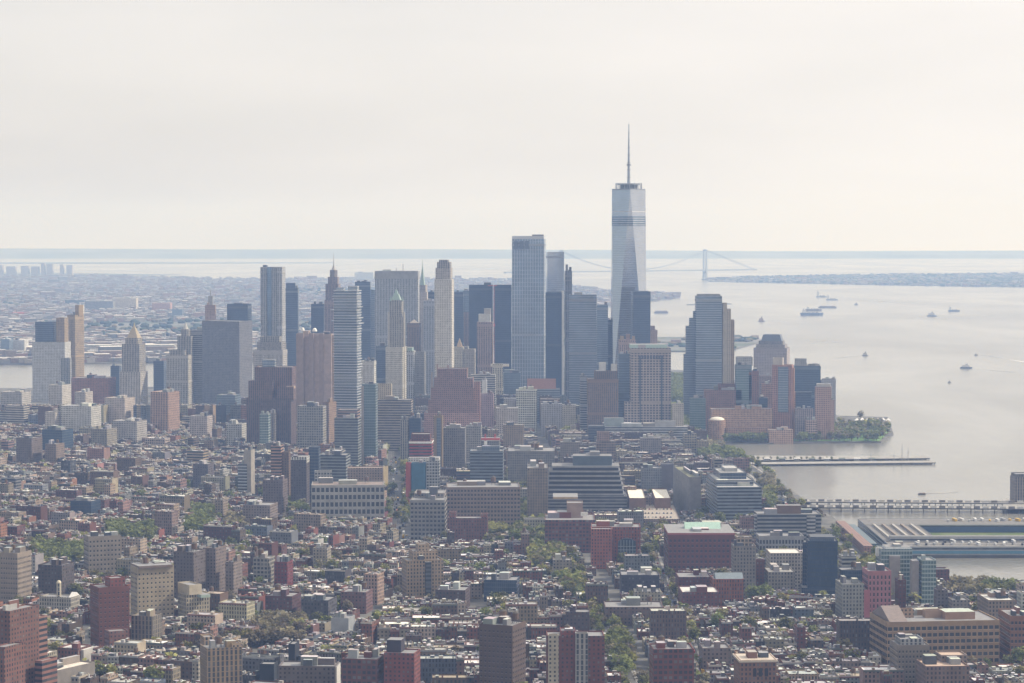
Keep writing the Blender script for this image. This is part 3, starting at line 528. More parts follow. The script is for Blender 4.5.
hero('brick_tower', 'massive brown stepped tower', 'massive dark brown brick tower stepping up to a broad flat top', 246, 296, 398, 455, 'column_windows', (.24, .14, .12), rot=-6, dep=46, clutter=0,
     pieces=[('setback', 'box', 254.5, 296, 367, 399, 'column_windows', (.25, .14, .125), {'dep': 34, 'dy': 4}), ('front_block', 'box', 248, 275, 381, 400, 'column_windows', (.25, .15, .13), {'dy': -12, 'dep': 22}), ('front_block', 'box', 277, 295.5, 387, 400, 'column_windows', (.26, .15, .13), {'dy': -12, 'dep': 22}),
             ('glass_penthouse', 'solid', 262, 276, 359.5, 368, 'curtain_blue', LGREY), ('cap', 'solid', 286, 295, 386, 388.5, 'plain', (.6, .45, .35), {'dy': -12, 'dep': 10})])
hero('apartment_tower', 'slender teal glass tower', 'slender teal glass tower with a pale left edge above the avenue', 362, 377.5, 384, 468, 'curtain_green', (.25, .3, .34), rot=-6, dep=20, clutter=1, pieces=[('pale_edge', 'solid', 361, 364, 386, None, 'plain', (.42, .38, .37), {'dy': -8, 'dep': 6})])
hero('office_building', 'grey-green banded loft', 'grey green banded mid rise left of the slender teal tower', 334, 361, 418, 473, 'ribbon_windows', (.26, .28, .28), rot=-6, dep=30, pieces=[('upper_block', 'box', 337, 360, 410, 419, 'ribbon_windows', ROSE, {'dy': 8})])
hero('office_building', 'tan finely gridded office block', 'tan finely gridded office block right of the slender teal tower', 377, 413, 400, 452, 'ribbon_windows', (.40, .35, .30), rot=-4, dep=30, pieces=[('upper_block', 'box', 377, 392, 384, 401, 'small_windows', CREAM, {'dy': 14})])
hero('stone_building', 'cream block above teal tower', 'small cream block directly above the slender teal tower roof', 361, 376, 361, 430, 'tall_windows', (.58, .55, .5), rot=-6, dep=24, tank=1)
hero('apartment_building', 'pale balconied apartment block', 'pale gridded apartment block under the windowless brown tower', 297, 326, 406, 458, 'wide_windows', (.52, .5, .46), rot=-8, dep=26)
hero('apartment_building', 'orange-sided narrow block', 'narrow block with orange lit right side beneath the windowless brown tower', 322, 336, 402, 456, 'small_windows', (.5, .34, .25), rot=-28, dep=22)
hero('brick_ziggurat', 'red-brown sloping ziggurat', 'red brown ziggurat tower whose sides slope up to a ragged top', 424, 480, 413, 449, 'small_windows', (.34, .20, .18), rot=-2, dep=52, clutter=0,
     pieces=[('setback', 'box', 428, 479, 400, 414, 'small_windows', (.34, .2, .18), {'dep': 46}), ('setback', 'box', 431, 478, 388, 401, 'small_windows', (.34, .2, .18), {'dep': 40}), ('setback', 'box', 434, 474, 378, 389, 'small_windows', (.33, .2, .18), {'dep': 34}), ('crown', 'box', 438, 468, 368.5, 379, 'small_windows', (.32, .19, .17), {'dep': 28}),
             ('pinnacle', 'solid', 436.5, 438, 364, 379, 'plain', ROSE, {'dep': 4, 'dy': -14}), ('pinnacle', 'solid', 447, 449, 365, 370, 'plain', ROSE, {'dep': 4}), ('right_pier', 'box', 473.5, 480.5, 382, None, 'small_windows', (.46, .24, .19), {'dep': 12, 'dy': -16}),
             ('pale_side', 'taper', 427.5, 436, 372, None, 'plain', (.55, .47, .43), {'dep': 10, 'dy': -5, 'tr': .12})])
hero('loft_building', 'white loft right of ziggurat', 'white and blue banded loft just right of the brown ziggurat', 471, 496, 375, 428, 'ribbon_windows', (.58, .56, .52), rot=-2, dep=28, tank=1)
hero('apartment_tower', 'cream tower with pointed wings', 'cream slender tower with small winged top at centre', 492.5, 503, 364, 420, 'column_windows', CREAM, rot=-2, dep=14, clutter=0, pieces=[('winged_top', 'solid', 490.5, 509, 364, 366.5, 'painted', (.65, .6, .5), {'dep': 6})])
hero('glass_building', 'small blue glass building', 'small blue glass building behind the winged cream tower', 499, 521, 373, 416, 'curtain_blue', (.3, .36, .42), rot=-2, dep=24)
hero('apartment_building', 'twin cream balcony towers', 'cream apartment building with two pale gridded fronts at centre', 516, 537, 390, 436, 'wide_windows', (.62, .57, .46), rot=0, dep=24, tank=1)
hero('red_roof_building', 'brown sloped-roof glass block', 'blue banded glass block with brown sloping roof', 533, 560, 389, 424, 'ribbon_glass', (.42, .46, .5), rot=0, dep=30, clutter=0, pieces=[('sloping_roof', 'gable', 527, 556, 378.5, 389, 'matte', (.26, .14, .11), {'dep': 30})])
hero('loft_building', 'grey loft under sloped roof', 'grey loft row beneath the brown sloped roof block', 541, 562, 404, 437, 'punched_windows', (.38, .37, .38), rot=0, dep=26, tank=2)
hero('red_building', 'red and white banded building', 'dark red building with white cornice bands at the avenue', 409, 433, 441, 496, 'ribbon_windows', (.36, .05, .055), rot=-2, dep=30, clutter=2,
     pieces=[('upper_block', 'box', 411, 431, 434, 442, 'small_windows', DRED), ('white_cornice', 'solid', 408.5, 433.5, 441.5, 443.5, 'painted', WHITE, {'dep': 31}), ('white_base', 'solid', 408, 440, 458, 465, 'small_windows', WHITE, {'dep': 26, 'dy': -22})])
hero('painted_building', 'blue painted wall building', 'small building with bright blue painted wall beside a red one', 411, 426, 463, 505, 'plain', (.08, .25, .40), rot=-2, dep=14, clutter=1, pieces=[('red_wing', 'box', 405.5, 411, 463, None, 'plain', (.5, .09, .06), {'dep': 12})])
hero('white_building', 'white gridded small building', 'small white gridded building right of the blue painted wall', 426, 440, 461, 505, 'wide_windows', (.66, .68, .7), rot=-2, dep=18)
hero('apartment_tower', 'tan and blue striped slim tower', 'slim tan tower with central blue glass stripe', 433.5, 443, 416, 480, 'plain', TAN, rot=-2, dep=16, pieces=[('glass_stripe', 'solid', 436.5, 440.5, 418, None, 'curtain_blue', STEEL, {'dy': -8, 'dep': 2})])
hero('loft_building', 'grey loft beside slim tan tower', 'grey stone loft with many windows right of the slim tan tower', 443, 466, 428, 478, 'punched_windows', (.33, .31, .31), rot=-2, dep=30, tank=2)
hero('office_building', 'dark blue-grey ribbon building', 'dark blue grey ribbon windowed building above the long gridded loft', 470, 504, 451, 505, 'ribbon_windows', (.22, .26, .31), rot=-2, dep=34, pieces=[('penthouse_block', 'box', 482, 500, 446, 452, 'curtain_blue', STEEL)])
hero('rooftop_building', 'building with red steel rooftop frame', 'grey building topped by red and white steel rooftop frame', 481, 500, 441, 482, 'punched_windows', (.33, .33, .34), rot=-2, dep=24, clutter=0,
     pieces=[('red_frame', 'solid', 481, 500, 438, 440, 'painted', (.5, .06, .06), {'dep': 12}), ('red_post', 'solid', 484.5, 486, 434, 442, 'painted', (.45, .07, .06), {'dep': 2}), ('white_post', 'solid', 484, 487, 441, 449, 'painted', WHITE, {'dep': 3, 'dy': -16}), ('red_post', 'solid', 494, 496, 434, 439, 'painted', (.45, .07, .06), {'dep': 2})])
hero('loft_building', 'long pale loft with busy roof', 'long pale loft with a roof crowded by white machinery', 508, 555, 451, 492, 'punched_windows', (.36, .34, .32), rot=-1, dep=60, clutter=3, tank=3)
hero('stepped_office', 'wide dark-banded stepped office', 'wide stepped office building striped by dark window bands', 545, 627, 496, 519, 'ribbon_windows', (.30, .30, .31), rcol=(.2, .2, .21), rot=-1, dep=42, clutter=0,
     pieces=[q for i in range(7) for q in (('floor_slab', 'solid', 547 + i*.3 + (3 if i == 6 else 0), 625 - i*.9, 466 + (6-i)*4.6, 467.7 + (6-i)*4.6, 'plain', (.40, .40, .41), {'dep': 40, 'dy': 0, 'rcol': (.2, .2, .21)}), ('window_band', 'solid', 548 + i*.3 + (3 if i == 6 else 0), 624 - i*.9, 467.5 + (6-i)*4.6, 470.7 + (6-i)*4.6, 'glass', (.03, .035, .045), {'dep': 37, 'dy': 0}))] +
            [('machine_room', 'solid', 573, 612, 456, 467, 'plain', (.12, .16, .2), {'dep': 30}), ('machine_room', 'solid', 590, 600, 452, 457, 'plain', GREY, {'dep': 20})])
hero('white_loft', 'white gridded long loft', 'long white framed loft building with three rows of dark square windows', 311, 384, 485, 526, 'plain', (.64, .62, .59), rot=3, dep=45, tank=1, rcol=(.25, .2, .18), win=(16, 5, .68, .62, 1.5, 4),
     pieces=[('rear_block', 'box', 314, 331, 471, None, 'wide_windows', (.5, .5, .5), {'dy': 45}), ('tan_block', 'box', 347, 383, 468, None, 'small_windows', (.36, .28, .24), {'dy': 60})])
hero('office_tower', 'dark slab with white top floor', 'dark brown slab with white top floor behind the white gridded loft', 290, 309, 460, 512, 'small_windows', (.16, .13, .14), rot=-4, dep=26, clutter=1,
     pieces=[('white_floor', 'box', 290.5, 309, 457, 463, 'column_windows', WHITE, {'dep': 24}), ('side_glass', 'box', 308, 320, 447, None, 'curtain_dark', SLATE, {'dy': 26})])
hero('brick_balcony_block', 'orange balconied block', 'orange brick block with stacked balconies left of the dark slab', 270, 283, 446, 505, 'ribbon_windows', (.46, .28, .2), rot=-4, dep=22, pieces=[('brown_wing', 'box', 281, 290, 452, None, 'small_windows', BRN)])
hero('loft_building', 'square grey loft with crenelated roof', 'square grey gridded loft right of the long white one across the avenue', 410, 447, 500, 545, 'plain', (.42, .40, .38), rot=-2, dep=44, win=(9, 9, .62, .55, 2, 5), tank=1, pieces=[('rear_block', 'box', 414, 446, 493, None, 'wide_windows', (.42, .38, .36), {'dy': 30}), ('rooftop_box', 'solid', 429, 438, 487, 494, 'glass', DGREY)])
hero('loft_building', 'very long tan gridded loft', 'very long rose tan loft with small gridded windows', 446, 520, 487, 535, 'plain', (.46, .35, .30), rot=2, dep=50, win=(22, 10, .6, .52, 2, 6), tank=2, clutter=3)
hero('brick_school', 'red brick building below tan loft', 'red brick building with towers at both ends in front of the long tan loft', 447, 488, 518, 547, 'punched_windows', (.30, .12, .10), rot=-1, dep=22, clutter=0, pieces=[('end_tower', 'box', 449, 456, 512, None, 'punched_windows', (.32, .13, .11), {'dep': 12}), ('end_tower', 'box', 481, 488, 514, None, 'punched_windows', (.32, .13, .11), {'dep': 12})])
hero('apartment_building', 'tan loft by tree-lined avenue', 'tall tan loft along the left side of the tree lined avenue', 527, 548, 468, 528, 'punched_windows', (.42, .35, .29), rot=0, dep=60, tank=1)
hero('brick_building', 'square red brick industrial building', 'square red brick industrial building with pale left flank and tan rooftop blocks', 545, 595, 520, 555, 'wide_windows', (.30, .10, .085), rot=-1, dep=60, clutter=2,
     pieces=[('rooftop_block', 'box', 567, 583, 503, 521, 'plain', (.42, .30, .25), {'dep': 25, 'dy': 10}), ('white_machine', 'solid', 581, 588, 512.5, 516, 'painted', WHITE, {'dep': 6, 'dy': -20}), ('tan_roof', 'solid', 553, 578, 497, 499, 'roofing', TAN, {'dep': 40, 'dy': 60})])
def arch(root, W, D, z1):
    w = W * .36; x0 = W * .22; zb = 5; zs = z1 * .62
    p = [(x0 - w/2, zb), (x0 + w/2, zb)] + [(x0 + w/2 * math.cos(a), zs + w/2 * .55 * math.sin(a)) for a in [math.pi * i/10 for i in range(11)]]
    b = MB(); y = -D/2 - .6
    b.face([(q[0], y, q[1]) for q in p], 'glass', (.04, .07, .1))
    n = len(p)
    for i in range(n):
        j = (i+1) % n; b.face([(p[j][0], y, p[j][1]), (p[i][0], y, p[i][1]), (p[i][0], y + 1.5, p[i][1]), (p[j][0], y + 1.5, p[j][1])], 'painted', (.5, .5, .5))
    for i in range(1, 6): b.box(x0 - w/2 + w*i/6, y - .2, .5, .3, zb, zs + 3, 'painted', (.3, .35, .4))
    for i in range(1, 6): b.box(x0, y - .2, w, .3, zb + (zs-zb)*i/6, zb + (zs-zb)*i/6 + .5, 'painted', (.3, .35, .4))
    b.build('arched_window', root)
hero('arched_brick_building', 'orange-red building with giant arch', 'orange red brick building with giant blue arched window', 591, 641, 527, 569, 'punched_windows', (.40, .12, .08), rot=-1, dep=34, clutter=4, extra=arch,
     pieces=[('front_wing', 'box', 591, 613, 529, None, 'punched_windows', (.42, .13, .09), {'dy': -22, 'dep': 20})])
hero('warehouse', 'white-roofed shed left of ramp', 'low warehouse with flat bright white roof, left one of two', 627, 646, 498, 520, 'plain', (.36, .22, .17), rcol=(.8, .77, .68), rot=-1, dep=110, clutter=0, group='white roofed warehouses')
hero('warehouse', 'white-roofed shed right of ramp', 'low warehouse with flat bright white roof, right one of two', 652, 671, 498, 520, 'plain', (.36, .22, .17), rcol=(.8, .77, .68), rot=-1, dep=110, clutter=0, group='white roofed warehouses')
hero('parking_building', 'rooftop car park', 'low building used as rooftop car park in front of the white roofed warehouses', 636, 680, 519, 532, 'punched_windows', (.38, .27, .2), rcol=(.35, .31, .27), rot=-1, dep=160, clutter=0)
hero('terminal_building', 'long slanted grey terminal', 'long grey terminal building with planted roof strips seen end on', 672, 700, 477, 519, 'plain', (.42, .40, .39), rcol=(.2, .2, .12), rot=4, dep=190, clutter=2, pieces=[('white_flank', 'solid', 683, 688, 480, None, 'painted', (.55, .56, .58), {'dep': 150, 'dy': 10})])
hero('headquarters', 'broad blue-grey riverside office', 'broad blue grey office building with stepped roof terraces by the river', 706, 762, 487, 527, 'ribbon_windows', (.27, .31, .36), rcol=(.42, .42, .42), rot=3, dep=105, clutter=3,
     pieces=[('setback', 'box', 708, 754, 480, 488, 'ribbon_windows', (.3, .33, .37), {'dy': 10, 'dep': 80}), ('setback', 'box', 714, 747, 472.5, 481, 'curtain_dark', (.3, .32, .35), {'dy': 20, 'dep': 60}), ('machinery', 'solid', 722, 738, 468, 473, 'plain', LGREY, {'dy': 25, 'dep': 30})])
hero('college_building', 'long white and blue banded college', 'very long low white building with blue window bands below the rose tower', 590, 690, 427, 446, 'ribbon_windows', (.56, .57, .58), rot=0, dep=50, clutter=3, pieces=[('dark_end', 'box', 588, 605, 426, None, 'ribbon_windows', DGREY, {'dy': -30, 'dep': 24}), ('rooftop_box', 'solid', 604, 624, 418, 428, 'plain', (.36, .42, .43)), ('rooftop_box', 'solid', 655, 676, 421, 428, 'plain', LGREY)])
hero('apartment_building', 'tan arcaded block before college', 'tan block with square openings before the long white college', 596, 616, 441, 470, 'wide_windows', (.42, .31, .25), rot=0, dep=24, pieces=[('upper_block', 'box', 597, 610, 432, 442, 'small_windows', ROSE)])
hero('apartment_building', 'cream arched block', 'cream block with big dark arches at right end of the college', 683, 697, 434, 456, 'wide_windows', (.60, .52, .38), rot=4, dep=24)
hero('loft_building', 'grey loft behind warehouses', 'grey gridded loft behind the two white roofed warehouses', 641, 662, 468, 497, 'punched_windows', (.36, .38, .42), rot=0, dep=28, pieces=[('side_block', 'box', 661, 674, 464, None, 'plain', (.18, .17, .2), {'dy': 8})])
hero('office_building', 'pink-grey loft before college', 'pinkish grey loft with even windows in front of the long white college', 640, 662, 438, 463, 'punched_windows', (.42, .38, .38), rot=0, dep=24, tank=1)
def curve_front(root, W, D, z1): pass
hero('wavy_apartment_block', 'wavy white-striped apartment block', 'wavy fronted apartment block striped with white balcony bands', 755, 822, 514, 549, 'plain', (.46, .46, .47), rot=1, dep=34, clutter=3, bands=(9, .5),
     pieces=[('balcony_bay', 'cyl', 800, 822, 514.5, None, 'ribbon_windows', (.5, .5, .5), {'dy': -6}), ('balcony_bay', 'cyl', 755, 778, 514.5, None, 'ribbon_windows', (.48, .48, .5), {'dy': -4}), ('machine_room', 'solid', 777, 802, 505.5, 515, 'plain', BRN, {'dep': 12})])
hero('loft_building', 'white framed loft below wavy block', 'white framed loft with tall dark windows below the wavy apartment block', 757, 805, 536, 560, 'plain', (.52, .53, .56), rot=1, dep=30, win=(14, 3, .6, .66, 3, 3))
hero('brick_warehouse', 'huge dark red warehouse', 'huge dark red brick warehouse with pale green roof structures', 664, 735, 534, 580, 'plain', (.25, .075, .065), rot=0, dep=75, win=(15, 7, .5, .5, 4, 5), clutter=3, tank=1,
     pieces=[('green_roof_shed', 'gable', 684, 722, 522, 532, 'painted', (.36, .52, .46), {'dep': 28, 'dy': 5}), ('cornice', 'solid', 663.5, 735.5, 533, 535, 'painted', (.3, .08, .08), {'dep': 76})])
hero('apartment_tower', 'grey-tan tower beside red warehouse', 'grey tan stepped apartment tower right of the huge dark red warehouse', 732, 757, 546, 600, 'punched_windows', (.40, .36, .32), rot=1, dep=24, tank=2, pieces=[('crown', 'box', 736, 753, 537, 547, 'wide_windows', (.46, .37, .3)), ('brick_side', 'box', 756, 766, 560, None, 'small_windows', DRED, {'dy': 8})])
hero('glass_apartments', 'dark glass tower with slanted top', 'dark faceted glass apartment tower near the river with slanted top', 807, 839, 541, 602, 'curtain_dark', (.03, .05, .07), rot=-3, dep=30, clutter=0,
     pieces=[('slanted_top', 'taper', 809, 836, 535.5, 541.5, 'curtain_dark', DGREY, {'tr': .92}), ('dark_side', 'box', 803.5, 812, 543, None, 'curtain_dark', DGREY, {'dy': 10}), ('base', 'box', 801, 842, 588, None, 'curtain_dark', DGREY, {'dy': -4})])
hero('brick_building', 'orange-red building with slate roof', 'orange red building with grey slate roof below the grey tan tower', 711, 745, 579, 610, 'tall_windows', (.42, .14, .08), rot=2, dep=26, clutter=0, pieces=[('slate_roof', 'gable', 714, 745, 572.5, 580, 'matte', (.2, .24, .27), {'dep': 26})])
hero('brick_building', 'long maroon brick block', 'long maroon brick block left of the orange red building', 676, 712, 577, 603, 'small_windows', (.20, .055, .05), rot=1, dep=36, clutter=2)
hero('brick_building', 'wine-red brick block with white roof', 'wine red brick block with white roof in front of the maroon one', 679, 720, 592, 616, 'small_windows', (.25, .075, .07), rcol=(.6, .6, .58), rot=1, dep=40, clutter=2)
hero('stone_building', 'cream roofed block left of dark glass', 'cream block with white flat roof left of the dark slanted glass tower', 765, 796, 572, 600, 'punched_windows', (.46, .42, .36), rcol=(.66, .64, .6), rot=1, dep=36, pieces=[('upper_block', 'box', 767, 803, 553, None, 'punched_windows', (.55, .5, .45), {'dy': 60})])
hero('pink_building', 'pink apartment tower', 'bright pink apartment building with irregular arched windows', 864, 893, 571, 625, 'plain', (.62, .27, .30), rot=3, dep=28, win=(6, 8, .38, .62, 3, 4), clutter=2, pieces=[('step', 'box', 862, 872, 590, None, 'plain', PINK, {'dy': -10, 'dep': 18})])
hero('stone_building', 'white block left of pink tower', 'white gridded block just left of the pink apartment building', 837, 866, 584, 626, 'punched_windows', (.48, .48, .44), rot=4, dep=32)
hero('glass_tower', 'green glass riverside tower', 'green glass tower with grey concrete strip, nearer of two by the river', 919, 938, 560, 612, 'curtain_green', (.46, .55, .54), rot=2, dep=24, clutter=1, group='green glass riverside towers', pieces=[('concrete_strip', 'solid', 912, 921, 561, None, 'plain', (.4, .36, .34), {'dy': -2})])
hero('glass_tower', 'wide green glass riverside block', 'wide green glass block with white top edge, farther of two by the river', 878, 914, 549, 606, 'curtain_green', (.46, .53, .53), rot=2, dep=26, clutter=2, group='green glass riverside towers', pieces=[('white_crown', 'solid', 877, 884, 547.5, 556, 'painted', WHITE), ('concrete_strip', 'solid', 890, 902, 556, None, 'plain', (.42, .38, .36), {'dy': -14, 'dep': 8}), ('white_roof', 'solid', 884, 912, 547, 549.5, 'painted', (.7, .72, .72))])
hero('brick_tower', 'deep red tower before green glass', 'small deep red tower in front of the green glass blocks', 897, 908, 580, 622, 'small_windows', DRED, rot=3, dep=16)
def loftroof(root, W, D, z1):
    b = MB(); shape(b, 'gable', W*.16, D*1.02, z1, z1 + 9, 'matte', (.24, .2, .19), None); b.build('pitched_roof', root, (-W*.4, 0, 0))
hero('loft_complex', 'huge tan loft complex', 'huge tan brick loft complex with rows of large windows and gabled left end', 872, 1001, 621, 672, 'plain', (.58, .40, .25), rot=7, dep=52, win=(20, 6, .72, .56, 3, 6), clutter=4, tank=1, extra=loftroof,
     pieces=[('rooftop_block', 'box', 900, 916, 609, 622, 'small_windows', (.46, .32, .22)), ('rooftop_block', 'box', 925, 944, 610, 622, 'plain', (.48, .33, .24)), ('white_machine', 'solid', 955, 966, 616, 620, 'painted', WHITE)])
hero('brick_loft', 'orange brick loft at right edge', 'orange brown brick loft with blue green windows at right edge', 1001, 1032, 616, 668, 'plain', (.40, .2, .12), rot=3, dep=40, win=(5, 7, .6, .5))
hero('stone_building', 'tan roof blocks behind loft complex', 'tan building with white roof boxes behind the huge loft complex', 980, 1018, 600, 640, 'punched_windows', (.44, .34, .26), rcol=(.6, .6, .58), rot=3, dep=40, tank=2)
hero('apartment_building', 'grey-tan building before loft complex', 'grey tan corner building with railed roof in front of the huge loft complex', 892, 932, 645, 700, 'plain', (.40, .34, .28), rot=4, dep=28, win=(9, 9, .4, .45), pieces=[('railed_terrace', 'box', 897, 926, 639, 646, 'column_windows', LGREY)])
hero('apartment_building', 'rose building with terrace', 'rose brick building with pale planted terrace at lower right', 919, 972, 666, 712, 'punched_windows', (.36, .24, .2), rcol=(.5, .38, .3), rot=4, dep=30, pieces=[('setback', 'box', 938, 970, 655, None, 'small_windows', (.36, .28, .24), {'dy': 16})])
# ---- left foreground and village towers
hero('brick_complex', 'stepped red brick block at lower left', 'stepped red brick apartment block with striped balconies at lower left corner', -6, 36, 611, 720, 'small_windows', (.27, .13, .10), rot=-26, dep=34, clutter=2,
     pieces=[('front_block', 'box', -10, 22, 647, None, 'punched_windows', (.24, .11, .085), {'dy': -24, 'dep': 24}), ('right_wing', 'box', 22, 42, 619, None, 'ribbon_windows', (.34, .18, .14), {'dy': 24, 'dep': 22}), ('low_wing', 'box', 32, 54, 661, None, 'ribbon_windows', (.32, .15, .12), {'dy': 4, 'dep': 18})])
hero('apartment_tower', 'dark red stepped tower at left', 'dark red brick apartment tower with stepped shoulders at left', 88, 127, 587, 652, 'plain', (.24, .085, .065), rot=26, dep=24, win=(7, 12, .36, .4, 3, 4), clutter=0,
     pieces=[('crown', 'box', 103, 123, 578, None, 'small_windows', (.26, .08, .07), {'dep': 15}), ('low_wing', 'box', 102, 126, 631, None, 'small_windows', (.25, .12, .1), {'dy': -30, 'dep': 14})])
hero('apartment_building', 'cream block with even windows', 'cream brick apartment block with even windows and tile band under its roof', 129, 172, 567, 626, 'plain', (.62, .52, .38), rot=25, dep=20, win=(9, 11, .34, .42, 4, 4), tank=1, clutter=3, pieces=[('dark_cornice', 'solid', 129, 171, 565.5, 568, 'painted', (.16, .12, .1), {'dep': 25})])
hero('loft_building', 'tan-grey loft behind cream block', 'tan grey square loft with paired windows above the park trees', 82, 119, 536, 580, 'plain', (.44, .38, .32), rot=22, dep=22, win=(9, 8, .42, .45), clutter=3, tank=1)
hero('apartment_building', 'tan-grey block at left edge', 'tan grey apartment block at left edge with bluish roofline', -4, 29, 553, 610, 'plain', (.46, .38, .31), rot=-18, dep=26, win=(8, 10, .34, .42), clutter=2, tank=1)
hero('apartment_building', 'dark brown block beside tan-grey edge block', 'dark brown apartment block below the park trees at left', 36, 72, 565, 605, 'small_windows', (.13, .1, .1), rot=-16, dep=26, clutter=4, tank=1)
hero('church_building', 'white hall with small dome', 'low white columned hall with small domed lantern', 37, 77, 597, 618, 'tall_windows', (.62, .58, .5), rot=-16, dep=18, clutter=0, pieces=[('lantern', 'cyl', 54, 59, 583, 597, 'column_windows', (.6, .54, .42), {'dep': 5}), ('lantern_dome', 'dome', 54, 59, 580.5, 583.5, 'painted', (.6, .54, .42)), ('pediment', 'gable', 66, 78, 592, 597, 'painted', WHITE, {'dep': 14})])
hero('cream_building', 'cream stepped small building', 'cream stepped building with green terrace band, lit on its long side', 176, 208, 594, 626, 'tall_windows', (.68, .60, .45), rot=32, dep=18, clutter=2, pieces=[('upper_block', 'box', 176, 200, 585, 595, 'plain', (.62, .55, .43), {'dep': 24}), ('green_band', 'solid', 185, 208.5, 595, 598, 'painted', (.3, .38, .34), {'dep': 30})])
hero('apartment_tower', 'grey-brown slab behind cream block', 'grey brown apartment slab behind and right of the cream block', 172, 204, 552, 606, 'small_windows', (.21, .17, .165), rot=-18, dep=26, clutter=3, tank=1)
hero('apartment_tower', 'rose-grey slab', 'rose grey apartment slab right of the grey brown slab', 202, 225, 548, 602, 'small_windows', (.32, .25, .23), rot=-18, dep=24, clutter=2, tank=1)
hero('apartment_building', 'small rose-grey block', 'small rose grey block stepping down from the rose grey slab', 224, 241, 562, 604, 'small_windows', (.36, .29, .26), rot=-18, dep=20, clutter=2)
hero('apartment_tower', 'tan castellated tower at bottom', 'tan castellated apartment tower with vertical piers at bottom edge', 198, 240, 648, 720, 'column_windows', (.48, .35, .23), rot=20, dep=22, clutter=3,
     pieces=[('corner_tower', 'box', 198, 213, 637, None, 'column_windows', (.48, .35, .24), {'dep': 14, 'dy': 14}), ('turret', 'box', 226, 239, 643, None, 'punched_windows', (.46, .35, .25), {'dep': 12})], tank=1)
hero('apartment_tower', 'tan stepped twin tower', 'tan stepped apartment tower with two wings above the village centre', 401, 443, 560, 603, 'punched_windows', (.52, .39, .26), rot=14, dep=24, clutter=2, tank=1,
     pieces=[('upper_block', 'box', 408, 437, 551, None, 'punched_windows', (.46, .35, .25), {'dep': 22, 'dy': 4}), ('crown', 'box', 415, 429, 544, None, 'small_windows', (.44, .34, .25), {'dep': 12, 'dy': 5}), ('dark_recess', 'solid', 424.5, 431, 562, None, 'ribbon_windows', DGREY, {'dep': 3, 'dy': -13.5})])
hero('apartment_tower', 'brown tower at bottom centre', 'dark brown brick tower with white spaced windows at bottom centre', 479, 526, 625, 705, 'plain', (.19, .13, .11), rot=-22, dep=26, win=(8, 14, .36, .42, 3, 4), tank=2, clutter=4)
hero('apartment_slab', 'maroon and cream striped slab', 'wide maroon apartment slab with three pale vertical stripes at bottom', 546, 605, 636, 712, 'small_windows', (.27, .09, .08), rot=1, dep=24, clutter=1, tank=1,
     pieces=[('pale_stripe', 'box', 548, 559, 635, None, 'small_windows', (.50, .45, .36), {'dy': -12, 'dep': 6}), ('pale_stripe', 'box', 575.5, 588.5, 633, None, 'column_windows', (.42, .40, .38), {'dy': -12, 'dep': 6}), ('raised_block', 'box', 560, 576, 631, None, 'small_windows', (.28, .09, .08), {'dep': 18})])
hero('apartment_tower', 'red brick block right of striped slab', 'red brick block with dark recessed balconies right of the striped slab', 650, 695, 649, 712, 'wide_windows', (.28, .085, .07), rot=3, dep=26, clutter=4, tank=1)
hero('apartment_complex', 'purple-brown balconied complex', 'red brown balconied complex along bottom edge with raised maroon block', 341, 384, 659, 712, 'wide_windows', (.24, .09, .08), rot=-10, dep=24, clutter=3, tank=1, pieces=[('tall_wing', 'box', 383, 420, 653, None, 'small_windows', (.26, .08, .075), {'dy': -4}), ('dark_machine_room', 'solid', 386, 404, 640, 654, 'plain', (.06, .05, .07), {'dep': 12})])
hero('apartment_building', 'grey long block at bottom', 'long grey brick block with white end wall at bottom edge', 277, 338, 666, 705, 'small_windows', (.27, .22, .21), rot=-4, dep=22, clutter=4, pieces=[('white_end', 'solid', 335, 338.5, 667, None, 'painted', (.66, .64, .62), {'dep': 20})])
hero('dark_building', 'black stepped building', 'black stepped building above the long grey block at bottom', 287, 298, 644, 690, 'plain', (.035, .04, .06), rot=-6, dep=18, clutter=0, pieces=[('front_block', 'box', 258, 276, 664, None, 'plain', (.04, .05, .07), {'dy': -20, 'dep': 14}), ('side_step', 'box', 296, 302, 656, None, 'plain', (.04, .05, .07))])
def arches(root, W, D, z1):
    for i in range(3):
        x = -W*.1 + i * W*.16; w = W*.1; zb, zs = z1 - 12, z1 - 7
        p = [(x - w/2, zb), (x + w/2, zb)] + [(x + w/2*math.cos(a), zs + w/2*math.sin(a)) for a in [math.pi*k/8 for k in range(9)]]
        b = MB(); b.face([(q[0], -D/2 - .2, q[1]) for q in p], 'glass', (.03, .03, .04))
        n = len(p)
        for k in range(n):
            j = (k+1) % n; b.face([(p[j][0], -D/2-.2, p[j][1]), (p[k][0], -D/2-.2, p[k][1]), (p[k][0], -D/2+.2, p[k][1]), (p[j][0], -D/2+.2, p[j][1])], 'painted', TAN)
        b.build('arched_window', root)
    b = MB(); b.box(0, 0, W + 1.6, D + 1.6, z1 - 1.6, z1 - .2, 'painted', (.55, .48, .4), bottom=True); b.build('cornice', root)
hero('palazzo_building', 'arcaded rose building', 'rose brick building with dark arched windows and pale cornice at bottom', 735, 778, 660, 708, 'punched_windows', (.42, .22, .15), rot=4, dep=30, clutter=2, extra=arches)
hero('brick_building', 'dark cream-fronted block', 'low dark sided block with cream pilaster front below the cream block', 129, 160, 616, 648, 'column_windows', (.44, .37, .28), rot=-18, dep=18, clutter=3)
hero('garage', 'large white flat roof at lower left', 'low garage with large white flat roof at lower left', 20, 92, 671, 700, 'plain', (.4, .36, .33), rcol=(.66, .61, .55), rot=-30, dep=50, clutter=3)
hero('dark_block', 'black low block at left', 'low black glass block in the village left', 69, 99, 501, 522, 'curtain_dark', (.06, .07, .09), rot=-16, dep=26, clutter=3)
